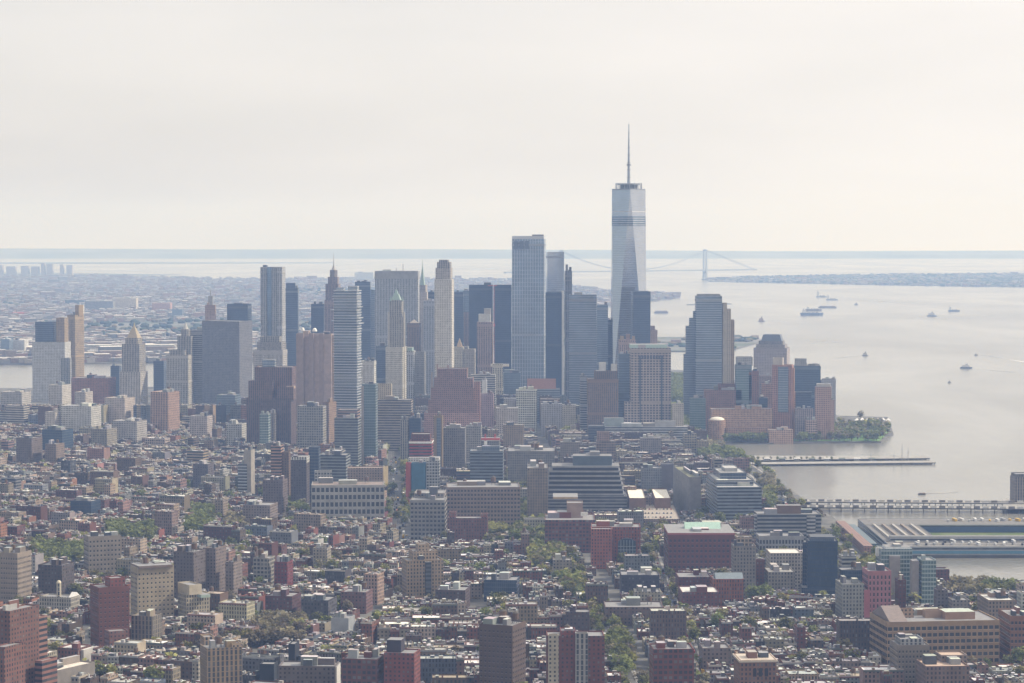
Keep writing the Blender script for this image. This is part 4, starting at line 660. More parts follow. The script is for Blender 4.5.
hero('apartment_building', 'brick white-sided pair', 'brick building with white side walls among low roofs at lower left', 55, 88, 648, 676, 'punched_windows', (.30, .13, .11), rcol=(.6, .6, .6), rot=-20, dep=20, clutter=2, pieces=[('white_wall', 'solid', 78, 89, 650, None, 'plain', (.62, .6, .57), {'dep': 14, 'dy': -2})])
# ---- left middle mid-rises
for i, (a, b_, t, bs, mk, c_, r_, lab, sh) in enumerate([
    (150, 179, 392, 440, 'column_windows', (.42, .26, .19), -24, 'tall brown apartment tower with orange lit right side', 'orange-sided brown tower'),
    (104, 134, 398, 432, 'small_windows', (.42, .36, .32), -20, 'grey tan twin apartment block with tan lit core', 'grey-tan twin block'),
    (60, 100, 406, 440, 'punched_windows', (.46, .45, .43), -18, 'pale grey slab with broad lit right end', 'pale grey slab'),
    (44, 62, 412, 440, 'punched_windows', (.44, .40, .36), -18, 'square tan block left of the pale grey slab', 'square tan block'),
    (111, 146, 421, 450, 'punched_windows', (.33, .31, .3), -18, 'grey stone loft in front of the grey tan twin block', 'grey stone loft'),
    (90, 116, 429, 455, 'punched_windows', (.46, .41, .33), -18, 'cream loft left of the grey stone loft', 'cream loft'),
    (189, 214, 416, 446, 'punched_windows', (.38, .33, .32), -14, 'rose grey gridded loft left of the massive brown tower', 'rose-grey gridded loft'),
    (15, 41, 438, 470, 'small_windows', (.26, .2, .18), -18, 'dark tan block at left edge of the low roofs', 'dark tan block'),
    (41, 72, 430, 458, 'curtain_dark', (.1, .13, .16), -18, 'dark blue green building among low roofs at left', 'dark blue-green building'),
    (44, 63, 444, 470, 'small_windows', (.36, .27, .22), -18, 'brown box with white right wall among low roofs at left', 'brown box'),
    (192, 213, 464, 492, 'small_windows', (.17, .14, .16), -12, 'dark purple brown block in the low roofs of the left centre', 'dark purple-brown block'),
    (237, 250, 464, 500, 'ribbon_windows', (.44, .48, .52), -12, 'slim blue white glass apartment tower left of the orange balconied block', 'slim blue-white tower'),
    (243, 254, 450, 500, 'plain', (.58, .53, .47), -12, 'slim cream blank walled tower left of the orange balconied block', 'slim cream tower'),
    (242, 277, 505, 530, 'small_windows', (.36, .29, .27), -10, 'rose grey block with small white roof box left of the white gridded loft', 'rose-grey block'),
    (262, 287, 480, 520, 'small_windows', (.25, .19, .19), -8, 'brown tower below the orange balconied block', 'brown tower below balconies'),
    (214, 227, 500, 524, 'small_windows', (.44, .35, .27), -14, 'narrow tan walk up with white party wall', 'narrow tan building'),
    (0, 30, 392, 425, 'punched_windows', (.4, .38, .36), -16, 'grey building row at left edge below the civic tower', 'grey left-edge row'),
    (74, 92, 392, 424, 'small_windows', (.4, .36, .33), -18, 'small grey project tower left of the twin block', 'small grey project tower'),
    (48, 70, 385, 420, 'small_windows', (.44, .41, .38), -18, 'beige project tower below the civic tower', 'beige project tower'),
    (216, 240, 395, 430, 'curtain_blue', (.25, .3, .34), -10, 'small blue glass block at foot of the dark slab', 'small blue foot block'),
    (226, 246, 424, 452, 'punched_windows', (.44, .43, .41), -10, 'pale loft left of the massive brown tower foot', 'pale loft'),
    (277, 296, 410, 452, 'small_windows', (.26, .2, .19), -8, 'dim brown block at the right foot of the massive brown tower', 'dim brown block'),
    (259, 270, 414, 462, 'curtain_green', (.38, .42, .42), -6, 'pale green glass sliver before the massive brown tower', 'pale green sliver'),
    (267, 276, 413, 456, 'column_windows', (.46, .4, .36), -6, 'pale tan sliver before the massive brown tower', 'pale tan sliver'),
    (326, 345, 450, 490, 'ribbon_windows', (.40, .38, .36), -6, 'grey loft above the left half of the white gridded loft', 'grey upper loft'),
    (318, 350, 455, 500, 'ribbon_windows', (.26, .29, .30), -6, 'teal grey loft above the white gridded loft', 'teal-grey loft'),
    (400, 409, 420, 470, 'column_windows', (.54, .5, .44), -4, 'thin cream tower left of the red banded building', 'thin cream tower'),
    (409, 422, 418, 470, 'curtain_dark', (.08, .1, .14), -4, 'black box tower above the red banded building', 'black box tower'),
    (560, 580, 442, 470, 'punched_windows', (.40, .34, .28), 0, 'tan loft row right of the long pale loft', 'tan loft row'),
    (466, 482, 426, 470, 'punched_windows', (.52, .49, .46), -2, 'pale narrow loft under the red rooftop frame', 'pale narrow loft'),
    (560, 576, 405, 436, 'punched_windows', (.46, .43, .38), 0, 'beige block right of the brown sloped roof', 'beige block right of sloped roof'),
    (496, 518, 408, 446, 'punched_windows', (.42, .39, .37), 0, 'rose grey loft left of the twin cream towers', 'rose-grey loft by cream towers'),
    (503, 524, 425, 462, 'small_windows', (.46, .36, .27), -1, 'tan plain loft below the rose grey loft at centre', 'tan plain loft'),
    (480, 494, 394, 436, 'small_windows', (.30, .2, .22), -2, 'plum coloured loft right of the brown ziggurat', 'plum loft'),
    (482, 487, 380, 430, 'plain', (.6, .62, .65), -2, 'thin white slab right of the brown ziggurat', 'thin white slab'),
    (840, 858, 556, 590, 'ribbon_windows', (.5, .5, .48), 4, 'pale low office right of the dark slanted glass tower', 'pale low office'),
    (838, 866, 570, 600, 'curtain_dark', (.12, .15, .19), 4, 'dark navy low block between the dark glass tower and the pink one', 'dark navy low block'),
    (936, 950, 590, 625, 'small_windows', (.26, .22, .22), 3, 'dark grey building with white side right of the green glass', 'dark grey building'),
    (950, 972, 600, 628, 'small_windows', (.46, .42, .38), 3, 'pale crooked building group behind the loft complex', 'pale building group'),
    (553, 572, 538+22, 585, 'small_windows', (.45, .40, .34), -1, 'low pale stone building in front of the square red industrial one', 'low pale stone building'),
    (620, 660, 575, 600, 'small_windows', (.08, .075, .11), 0, 'wide near black building at the avenue corner', 'near-black building'),
    (634, 662, 592, 616, 'punched_windows', (.55, .52, .42), 0, 'cream villa like block with even windows by the avenue', 'cream villa block'),
    (604, 664, 607, 628, 'small_windows', (.28, .19, .17), 0, 'long brown row with pale roof below the cream villa block', 'long brown row'),
    (700, 732, 648, 676, 'small_windows', (.34, .26, .24), 3, 'grey rose block left of the arcaded building', 'grey-rose block'),
    (566, 590, 612, 640, 'small_windows', (.16, .11, .11), -2, 'dark brown stepped block above the striped slab', 'dark stepped block'),
    (340, 372, 592, 616, 'small_windows', (.30, .16, .16), -10, 'mauve brick block left of the tan stepped tower', 'mauve brick block'),
    (435, 470, 590, 612, 'small_windows', (.14, .09, .09), -8, 'dark brown low block right of the tan stepped tower', 'dark low block'),
    (484, 520, 580, 604, 'curtain_dark', (.1, .13, .18), -6, 'navy low block right of centre in the village', 'navy low village block'),
    (264, 300, 596, 622, 'small_windows', (.15, .06, .07), -12, 'dark maroon corner block in the village', 'dark maroon corner block'),
    (300, 336, 600, 625, 'punched_windows', (.13, .12, .14), -12, 'black windowed row right of the dark maroon corner block', 'black windowed row'),
    (273, 292, 562, 592, 'small_windows', (.28, .05, .06), -12, 'crimson brick building with white trim in the village', 'crimson building'),
    (252, 274, 558, 590, 'wide_windows', (.48, .45, .4), -12, 'pale building left of the crimson one', 'pale building left of crimson'),
    (330, 354, 618, 644, 'plain', (.55, .58, .62), -12, 'pale blue grey house block with white roof', 'pale blue-grey block'),
    (312, 330, 548, 574, 'small_windows', (.50, .44, .36), -8, 'cream cube building left of the village centre', 'cream cube building'),
]):
    hero({'plain': 'plain_building'}.get(mk, 'city_block_building'), sh, lab, a, b_, t, bs, mk, c_, rot=r_, dep=min(36, (b_ - a) / F * dist(bs) * .7 + 6), clutter=2 + i % 3, tank=1 if i % 3 == 0 else 0)
# ---------------------------------------------------------------- water and land
def sheet(name, pts, z, mat, col, label=None, kind='structure', sub=1):
    b = MB(); b.face([(p[0], p[1], z) for p in pts], mat, col); o = b.build(name); tag(o, label, None, None, kind); return o
def flatmat(key, fn, rough=0.9):
    m, nt, b = newmat(key); tcn = N(nt, 'ShaderNodeNewGeometry'); fn(nt, b, tcn.outputs['Position']); b.inputs['Roughness'].default_value = rough; MATS[key] = m
def wat(nt, b, P):
    L = nt.links
    n0 = N(nt, 'ShaderNodeTexNoise'); n0.inputs['Scale'].default_value = 1.0; n0.inputs['Detail'].default_value = 5; m0 = N(nt, 'ShaderNodeMapping'); m0.inputs['Scale'].default_value = (.0012, .0005, 1); m0.inputs['Rotation'].default_value = (0, 0, .5); L.new(P, m0.inputs[0]); L.new(m0.outputs[0], n0.inputs[0])
    L.new(mixc(nt, n0.outputs[0], (.13, .13, .115), (.25, .24, .215)), b.inputs['Base Color']); b.inputs['IOR'].default_value = 1.33
    mp = N(nt, 'ShaderNodeMapping'); mp.inputs['Scale'].default_value = (0.02, 0.006, 1); L.new(P, mp.inputs[0])
    n1 = N(nt, 'ShaderNodeTexNoise'); n1.inputs['Scale'].default_value = 1.0; n1.inputs['Detail'].default_value = 8; L.new(mp.outputs[0], n1.inputs[0])
    n2 = N(nt, 'ShaderNodeTexNoise'); n2.inputs['Scale'].default_value = 0.12; n2.inputs['Detail'].default_value = 3; L.new(P, n2.inputs[0])
    bp = N(nt, 'ShaderNodeBump'); bp.inputs['Strength'].default_value = 0.22; bp.inputs['Distance'].default_value = 1.5
    L.new(math_(nt, 'ADD', math_(nt, 'MULTIPLY', n1.outputs[0], 6.0), n2.outputs[0]), bp.inputs['Height']); L.new(bp.outputs[0], b.inputs['Normal'])
flatmat('water', wat, 0.22)
_w = MATS['water'].node_tree; _b = _w.nodes['Principled BSDF']
_m = N(_w, 'ShaderNodeMapping'); _m.inputs['Scale'].default_value = (.0016, .0007, 1); _m.inputs['Rotation'].default_value = (0, 0, -.35); _g = N(_w, 'ShaderNodeNewGeometry'); _n = N(_w, 'ShaderNodeTexNoise'); _n.inputs['Scale'].default_value = 1; _n.inputs['Detail'].default_value = 7; _n.inputs['Distortion'].default_value = .6
_w.links.new(_g.outputs['Position'], _m.inputs[0]); _w.links.new(_m.outputs[0], _n.inputs[0]); _w.links.new(math_(_w, 'MULTIPLY_ADD', _n.outputs[0], .36, .03), _b.inputs['Roughness'])
def grd(c1, c2, sc_, c3=None):
    def f(nt, b, P):
        n1 = N(nt, 'ShaderNodeTexNoise'); n1.inputs['Scale'].default_value = sc_; n1.inputs['Detail'].default_value = 9; nt.links.new(P, n1.inputs[0])
        r = N(nt, 'ShaderNodeValToRGB'); r.color_ramp.elements[0].position = .38; r.color_ramp.elements[1].position = .62
        r.color_ramp.elements[0].color = (*c1, 1); r.color_ramp.elements[1].color = (*c2, 1)
        nt.links.new(n1.outputs[0], r.inputs[0]); nt.links.new(r.outputs[0], b.inputs['Base Color'])
    return f
flatmat('city_ground', grd((.07, .07, .07), (.16, .155, .145), .03)); flatmat('asphalt', grd((.07, .07, .072), (.12, .118, .115), .2))
flatmat('paving', grd((.26, .25, .24), (.36, .35, .33), .1)); flatmat('turf', grd((.06, .10, .025), (.13, .16, .05), .03))
flatmat('far_land', grd((.06, .085, .05), (.19, .18, .17), .0025)); flatmat('far_hills', grd((.07, .085, .06), (.14, .15, .12), .0012))
flatmat('wake_water', grd((.36, .36, .35), (.52, .52, .5), .03)); flatmat('foam', grd((.6, .6, .6), (.85, .85, .85), .05)); flatmat('timber', grd((.16, .13, .1), (.26, .23, .2), .3))
flatmat('lawn', grd((.10, .22, .05), (.14, .26, .07), .02))
sheet('water', [(-26000, -9000), (26000, -9000), (26000, 33500), (-26000, 33500)], 0, 'water', (.1, .1, .1))

def riverx(Y):                       # river edge of the island, right of the picture
    P = [(0, 720), (2300, 720), (2400, 430), (2700, 400), (3200, 372), (3600, 356), (4060, 330), (4090, 596), (4250, 640), (4630, 686), (4660, 600), (4900, 600), (5600, 560), (5900, 470)]
    for (a, x), (b, y) in zip(P, P[1:]):
        if Y <= b: return x + (y - x) * (Y - a) / (b - a)
    return 440
MAN = [(-3500, -8500), (720, -8500)] + [(riverx(Y) if Y > 0 else 720, Y) for Y in (2299, 2400, 2700, 3200, 3600, 4059, 4091, 4250, 4629, 4661, 4900, 5600, 5900)] + [(430, 6150), (250, 6350), (-100, 6400), (-420, 6150), (-560, 5750), (-800, 5500), (-1300, 5450), (-2600, 5300), (-3500, 5200)]
def slab(name, pts, z0, z1, top, side=(.2, .19, .18)):
    b = MB(); b.prism(pts, z0, z1, 'plain', side, rmat=top, rcol=(.2, .2, .2)); o = b.build(name); return tag(o, kind='structure')
slab('manhattan_ground', MAN, -1, 2.0, 'city_ground')
GZ = 2.0
slab('park_ground', [(310, 4096), (594, 4096), (636, 4280), (300, 4280)], 1.9, 2.3, 'lawn')
# far shores
BK = [(-9000, 6500), (-2600, 6300), (-1100, 6480), (-350, 6750), (-60, 7400), (250, 9000), (420, 11200), (820, 12600), (860, 13300), (560, 13900), (330, 15500), (290, 17100), (-200, 17400), (-2000, 17500), (-3000, 18500), (-9000, 18700)]
slab('brooklyn_ground', BK, -1, 3.0, 'far_land')
slab('coney_island_beach', [(-9000, 19300), (-4200, 19300), (-2700, 18900), (-2500, 19150), (-3600, 19900), (-9000, 20100)], -1, 3.0, 'far_land')
slab('rockaway_strip', [(-9000, 25000), (-3900, 25400), (-1800, 25700), (-3500, 25850), (-9000, 26000)], -1, 7.0, 'far_hills')
slab('staten_island_ground', [(1290, 16650), (1600, 16300), (2300, 15600), (3000, 15050), (4000, 14500), (7500, 13500), (9000, 19000), (4600, 19800), (2600, 19000), (1700, 18200), (1330, 17400)], -1, 4.0, 'far_land')
slab('governors_island_ground', [(330, 7150), (520, 7120), (650, 7300), (740, 7650), (775, 7900), (700, 8000), (500, 8050), (200, 8000), (100, 7700)], -1, 3.0, 'far_land')
0 and slab('breakwater', [(560, 7230), (800, 7500), (1010, 7620), (1000, 7660), (780, 7560), (550, 7280)], -1, 2.2, 'paving')
slab('shoal', [(790, 11500), (1010, 11650), (1000, 11720), (800, 11600)], -1, 2.5, 'far_hills')
def ridge(name, y0, x0, x1, z, z2, seed, mat):
    """long hill range with real depth"""
    r = random.Random(seed); n = 90; b = MB(); ph = [r.uniform(0, 6) for _ in range(6)]
    def h(t): return z * (0.76 + .11 * math.sin(5 * t + ph[0]) + .08 * math.sin(13 * t + ph[1]) + .05 * math.sin(37 * t + ph[2]) + .015 * math.sin(91 * t + ph[3]))
    for i in range(n):
        t0, t1 = i/n, (i+1)/n; xa, xb = x0 + (x1-x0)*t0, x0 + (x1-x0)*t1
        rows = [(0, 0), (300, .5), (1200, .85), (2500, 1.0), (5000, .2)]
        for (d0, f0), (d1, f1) in zip(rows, rows[1:]):
            b.face([(xa, y0+d0, h(t0)*f0), (xb, y0+d0, h(t1)*f0), (xb, y0+d1, h(t1)*f1), (xa, y0+d1, h(t0)*f1)], mat, (.1, .1, .1))
    o = b.build(name); tag(o, kind='structure')
ridge('far_hills', 29700, -24000, 24000, 122, 0, 3, 'far_hills')

# ---------------------------------------------------------------- avenues with kerbs and markings
AVE = [([(-112, 2750), (-142, 3086), (-182, 3877), (-205, 4500)], 28), ([(98, 1650), (75, 2300), (20, 2873), (4, 3370), (2, 4300)], 17),
       ([(147, 1650), (145, 2213), (150, 2873), (138, 3600), (130, 4000)], 15), ([(330, 2410), (335, 3064), (345, 3500), (322, 4050)], 26)]
def avx(i, Y):
    P = AVE[i][0]
    if Y <= P[0][1]: return P[0][0]
    for (xa, a), (xb, b_) in zip(P, P[1:]):
        if Y <= b_: return xa + (xb - xa) * (Y - a) / (b_ - a)
    return P[-1][0]
for ai, (P, wd) in enumerate(AVE):
    for (nm, o0, o1, z0, z1, mt) in (('avenue_road', -wd/2 + 3, wd/2 - 3, None, GZ + .03, 'asphalt'), ('avenue_pavement', -wd/2, -wd/2 + 3, GZ, GZ + .15, 'paving'), ('avenue_pavement', wd/2 - 3, wd/2, GZ, GZ + .15, 'paving')):
        b = MB()
        for (xa, a), (xb, b_) in zip(P, P[1:]):
            q = [(xa + o0, a), (xa + o1, a), (xb + o1, b_), (xb + o0, b_)]
            if z0 is None: b.face([(*p, z1) for p in q], mt, (.1, .1, .1))
            else: b.prism(q, z0, z1, 'plain', (.33, .32, .3), rmat=mt)
        tag(b.build(nm), kind='structure')
    b = MB(); yy = P[0][1] + 5
    while yy < min(P[-1][1] - 5, P[0][1] + 1500):
        for lane in (-2.6, .6):
            xx = avx(ai, yy) + lane; b.face([(xx - .12, yy, GZ + .06), (xx + .12, yy, GZ + .06), (xx + .12, yy + 4, GZ + .06), (xx - .12, yy + 4, GZ + .06)], 'painted', (.75, .75, .72))
        yy += 12
    tag(b.build('road_markings'), kind='structure')
def near_ave(x, y, m=2.0):
    for i, (P, wd) in enumerate(AVE):
        if P[0][1] - 20 < y < P[-1][1] + 20 and abs(x - avx(i, y)) < wd/2 + m: return True
    return False

# ---------------------------------------------------------------- suspension bridge
def bridge():
    S = at(705, 281, 17200); S.z = 0; Bk = Vector((S.x - 985, 16500, 0)); A = Vector((S.x, 17200, 0))
    d = (Bk - A); L = d.length; rz = math.atan2(d.y, d.x)
    root = empty('suspension_bridge', A, rz); tag(root, 'long hazy suspension bridge over the strait on the horizon', 'bridge')
    c = (.30, .33, .36)
    for i, x in enumerate((0, L)):
        b = MB()
        for s in (-14, 14): b.prism(rect(x, s, 13, 9), 0, 205, 'painted', c, top=rect(x, s, 9, 7))
        for z in (45, 195): b.box(x, 0, 8, 30, z, z + 12, 'painted', c, bottom=True)
        b.box(x, 0, 22, 50, -1, 8, 'plain', (.35, .35, .35)); b.build('bridge_tower', root)
    b = MB(); b.box(L/2, 0, L + 900, 30, 62, 71, 'painted', c, bottom=True); b.build('bridge_deck', root)
    for s in (-14, 14):
        b = MB()
        def cz(x):
            if 0 <= x <= L: return 74 + 130 * ((x - L/2) / (L/2))**2
            e = -x if x < 0 else x - L; return max(70, 203 - e * 133 / 430)
        xs = [-430 + i * (L + 860) / 60 for i in range(61)]
        for p, q in zip(xs, xs[1:]):
            b.face([(p, s, cz(p) - 1.2), (q, s, cz(q) - 1.2), (q, s, cz(q) + 1.2), (p, s, cz(p) + 1.2)], 'painted', c)
            b.face([(p, s + 1, cz(p) + 1.2), (q, s + 1, cz(q) + 1.2), (q, s - 1, cz(q) + 1.2), (p, s - 1, cz(p) + 1.2)], 'painted', c)
        b.build('main_cable', root)
        b = MB()
        for p in xs[::2]:
            if cz(p) > 75: b.box(p, s, .5, .5, 70, cz(p), 'painted', c)
        b.build('hangers', root)
bridge()

# ---------------------------------------------------------------- boats
def boat(name, label, cat, u0, u1, vt, vw, hull, sup=(.65, .65, .65), kind='ship', flip=False, rz=None, group=None):
    c = ground((u0+u1)/2, vw); L = (u1-u0)/F*c.y; Hh = max(3, (vw-vt)/F*c.y)
    root = empty(name, (c.x, c.y, 0), (math.pi if flip else 0) + (rz or 0)); tag(root, label, cat, group)
    B = max(4, L * .17); hh = min(Hh * .5, L*.12)
    deck = [(-L/2, -B/2), (L*.32, -B/2), (L/2, 0), (L*.32, B/2), (-L/2, B/2)]; keel = [(p[0]*.93, p[1]*.75) for p in deck]
    b = MB(); b.prism(keel, -.5, hh, 'painted', hull, top=deck, rmat='painted', rcol=(.3, .27, .24)); b.build('hull', root)
    b = MB(); x = -L*.32
    if kind == 'ship':
        b.box(x, 0, L*.16, B*.8, hh, hh + (Hh-hh)*.75, 'painted', sup); b.box(x, 0, L*.1, B*.9, hh + (Hh-hh)*.75, Hh*.92, 'painted', sup); b.build('wheelhouse', root)
        b = MB(); b.box(x - L*.03, 0, L*.03, B*.2, Hh*.9, Hh*1.1, 'painted', (.2, .2, .2)); b.build('funnel', root)
        for i in range(3): b = MB(); b.box(-L*.1 + i*L*.16, 0, L*.1, B*.6, hh, hh + 1.5 + Hh*.08, 'painted', (.4, .38, .35)); b.build('hatch', root)
    elif kind == 'barge':
        b.box(0, 0, L*.8, B*.75, hh, hh + Hh*.3, 'painted', (.35, .3, .27)); b.build('cargo', root)
    else:
        b.box(-L*.05, 0, L*.6, B*.75, hh, hh + (Hh-hh)*.55, 'painted', sup); b.build('cabin', root)
        b = MB(); b.box(L*.02, 0, L*.2, B*.5, hh + (Hh-hh)*.55, Hh, 'painted', sup); b.build('wheelhouse', root)
GREYB = (.2, .22, .26)
for a in [('cargo_ship', 'white and grey cargo ship with tall bow, farthest up the harbour of the anchored cluster', 'ship', 816, 827, 291, 297.3, (.35, .38, .42)),
          ('cargo_ship', 'small grey cargo ship just behind the white one in the anchored cluster', 'ship', 826, 838, 295, 300.3, (.36, .38, .42)),
          ('barge', 'long thin low barge of the anchored cluster', 'barge', 818, 837, 305.2, 308, (.25, .24, .26), (.4, .4, .4), 'barge'),
          ('tanker', 'low dark tanker overlapping the largest one', 'ship', 805, 822, 307, 311, (.22, .2, .22)),
          ('tanker', 'largest dark blue tanker at the front of the anchored cluster', 'ship', 800, 823.5, 309, 315.5, (.12, .15, .24)),
          ('tugboat', 'brown tug alone left of the anchored cluster', 'boat', 758, 765, 316.5, 321.5, (.2, .13, .11), (.35, .25, .2), 'small'),
          ('small_boat', 'tiny dark boat right of the anchored cluster', 'boat', 854, 858.5, 302.5, 305, (.2, .2, .22), (.4, .4, .4), 'small'),
          ('ferry', 'dark ferry with white deckhouse, left one of two at upper right', 'boat', 927, 937, 311.5, 316.5, (.15, .2, .3), (.5, .5, .52), 'small'),
          ('cargo_ship', 'blue cargo boat, right one of two at upper right', 'ship', 948, 960, 306.5, 311.5, (.12, .16, .26)),
          ('small_boat', 'small grey boat in mid channel right of the riverside towers', 'boat', 862, 868.5, 351.5, 355.8, (.22, .22, .25), (.45, .45, .45), 'small'),
          ('ferry', 'white ferry with dark hull near the right edge', 'ferry', 960, 972.5, 363.5, 368.5, (.14, .18, .26), (.6, .6, .6), 'small'),
          ('small_boat', 'tiny pale boat nearest on the open water at right', 'boat', 947.5, 951.5, 380.5, 382.8, (.3, .3, .3), (.45, .45, .45), 'small'),
          ('speedboat', 'small fast boat pulling a long white wake', 'boat', 974, 978, 353, 355.5, (.3, .3, .32), (.5, .5, .5), 'small', True),
          ('barge', 'long dark barge between the spire tower and the riverside glass tower', 'barge', 654, 668.5, 310, 313.2, (.18, .16, .2), (.4, .4, .4), 'barge'),
          ('barge', 'small dark work barge off the long twin finger piers', 'barge', 918, 926, 491.5, 494.5, (.08, .08, .09), (.2, .2, .2), 'barge')]: boat(*a)
b = MB(); w0, w1 = ground(978, 354.6), ground(1040, 364.5)
b.face([(w0.x, w0.y, .3), (w0.x + 6, w0.y - 25, .3), (w1.x, w1.y - 110, .3), (w1.x, w1.y + 20, .3)], 'foam', (.7, .7, .7)); tag(b.build('boat_wake'), kind='structure')

for (ua, va, ub, vb, wd) in ((969, 368.6, 1015, 372.5, 26), (937, 316.7, 975, 318.2, 40), (860, 355.9, 835, 358.5, 18), (765, 321.6, 790, 320.6, 30), (926, 494, 958, 492, 6)):
    p0, p1 = ground(ua, va), ground(ub, vb); b = MB(); b.face([(p0.x, p0.y, .25), (p1.x, p1.y - wd, .25), (p1.x, p1.y - wd*.55, .25), (p0.x, p0.y + 2, .25)], 'wake_water', (.5, .5, .5)); b.face([(p0.x, p0.y, .25), (p0.x, p0.y + 2, .25), (p1.x, p1.y + wd, .25), (p1.x, p1.y + wd*.55, .25)][::-1], 'wake_water', (.5, .5, .5)); tag(b.build('boat_wake'), kind='structure')

# ---------------------------------------------------------------- piers
def pier(name, short, label, pts, z=3.0, top='paving', cat='pier'):
    """platform on piles"""
    root = empty(name, (*pts[0], 0)); tag(root, label, cat); x0, y0 = pts[0]
    q = [(p[0]-x0, p[1]-y0) for p in pts]; b = MB(); b.prism(q, z - 1.4, z, 'plain', (.12, .11, .1), rmat=top, bottom=True); b.build('deck', root)
    b = MB()
    for p, r_ in zip(q, q[1:] + q[:1]):
        n = max(1, int(math.hypot(r_[0]-p[0], r_[1]-p[1]) / 14))
        for i in range(n):
            t = (i+.5)/n; b.box(p[0] + (r_[0]-p[0])*t, p[1] + (r_[1]-p[1])*t, .9, .9, -2, z - 1.4, 'matte', (.08, .07, .06))
    b.build('piles', root); us = [proj(*p, z) for p in pts]; u = sum(a for a, _ in us)/len(us); v = sum(c for _, c in us)/len(us)
    LAND.append((short, u, v, u, u, v, v)); return root
def G(u, v): g = ground(u, v); return (g.x, g.y)
P25 = pier('park_pier', 'park pier', 'long park pier with trees and white tents, farther of the pair', [G(735, 462.5), G(930, 460), G(925, 458), G(735, 457.5)], 3, 'paving')
P26 = pier('park_pier', 'low dark pier', 'long low dark pier with grey deck, nearer of the pair', [G(735, 466.5), G(936, 464.5), G(930, 462.6), G(735, 464.2)], 3, 'paving')
PF1 = pier('finger_pier', 'farther finger pier', 'narrow finger pier with open bays, farther of the twin fingers', [G(800, 506.5), G(1060, 508.5), G(1060, 506.2), G(800, 504)], 6)
PF2 = pier('finger_pier', 'nearer finger pier', 'narrow finger pier with open bays, nearer of the twin fingers', [G(800, 512), G(1060, 514), G(1060, 511.8), G(800, 509.7)], 6)
for P_, (u0_, v0_, v1_) in ((PF1, (800, 504.5, 506.3)), (PF2, (800, 510.2, 512.2))):
    a_ = Vector((*G(u0_, v1_), 0)); c_ = Vector((*G(1060, v1_ + 2), 0)); n = 30
    for i in range(n):
        p = a_.lerp(c_, (i+.5)/n); 
        b = MB(); b.box(0, 0, (c_-a_).length/n * .7, 2.2, 6, 8.8, 'painted', (.5, .49, .47) if i % 2 else (.16, .15, .15)); b.build('bay_shed', P_, (p.x - P_.location.x, p.y + 3 - P_.location.y, 0))
pier('vent_tower_pier', 'vent pier', 'square stone base of the ventilation tower at right edge', [G(1003, 513), G(1050, 513), G(1050, 503), G(1003, 503)], 5)
hero('ventilation_tower', 'brown vent tower in the river', 'brown stone ventilation tower standing in the river at right edge', 1012, 1044, 477, 507, 'column_windows', (.46, .38, .33), rot=2, dep=26, clutter=0,
     pieces=[('crown', 'box', 1013, 1043, 474, 478, 'column_windows', (.2, .18, .17))])
# the big square sports pier: a ring of two-storey sheds round an open court, cars on its roof
def big_pier():
    x0, x1, y0, y1 = 398, 700, G(900, 558)[1], G(900, 558)[1] + 258
    root = empty('square_pier', ((x0+x1)/2, (y0+y1)/2, 0), 0); tag(root, 'huge square pier building with blue river walls, open court and vehicles parked on its roof', 'pier')
    cx, cy_ = (x1-x0)/2, (y1-y0)/2; dz = 3; t = 60; hz = 12
    b = MB(); b.box(0, 0, 2*cx, 2*cy_, -1, dz, 'plain', (.1, .1, .1), 'paving'); b.build('deck', root)
    for nm, (ax, ay, sx, sy) in (('front_shed', (0, -cy_ + t/2, 2*cx, t)), ('rear_shed', (0, cy_ - t/2, 2*cx, t)), ('side_shed', (-cx + t/2, 0, t, 2*cy_ - 2*t)), ('side_shed', (cx - t/2, 0, t, 2*cy_ - 2*t))):
        b = MB(); b.parap(rect(ax, ay, sx, sy), dz, hz, 'ribbon_windows', (.40, .42, .44), (.17, .16, .155), h=.6); b.build(nm, root)
        for k in range(5):
            b = MB(); q = (k - 2) * 10.5
            if sx > sy: b.box(ax, ay + q, sx * .94, 2.4, hz - .6, hz - .3, 'painted', (.24, .23, .22) if k % 2 else (.42, .41, .39))
            else: b.box(ax + q, ay, 2.4, sy * .96, hz - .6, hz + 1.6, 'painted', (.26, .21, .17) if k % 2 else (.40, .38, .35))
            b.build('roof_canopy', root)
    b = MB(); b.box(-cx*.0 - 20, -cy_ - .35, 2*cx*.92, .6, dz + 1.6, dz + 4.6, 'painted', (.07, .20, .30)); b.build('blue_wall', root)
    b = MB(); b.box(10, cy_ - t - .35, 2*cx*.7, .6, dz + .6, dz + 6.5, 'painted', (.03, .07, .16)); b.build('dark_court_wall', root)
    b = MB(); b.box(0, -cy_ + t - 8, 2*cx*.96, 12, hz - .6, hz + 5, 'ribbon_windows', (.5, .5, .5), 'roofing', (.2, .2, .2)); b.build('roof_building', root)
    b = MB(); b.face([(-cx + t, -cy_ + t, dz + .05), (cx - t, -cy_ + t, dz + .05), (cx - t, cy_ - t, dz + .05), (-cx + t, cy_ - t, dz + .05)], 'turf', (.1, .1, .1)); b.build('sports_field', root)
    b = MB(); b.box(-cx - 22, 0, 10, 2*cy_*.9, GZ, 11, 'small_windows', (.36, .2, .16)); b.box(-cx - 12, 10, 9, 2*cy_*.7, GZ, 9, 'ribbon_windows', (.08, .18, .24)); b.build('head_house', root)
    LAND.append(('big square pier', 900, 540, 860, 1024, 515, 560))
    return root, x0, x1, y0, y1, hz
big, bx0, bx1, by0, by1, bz = big_pier()
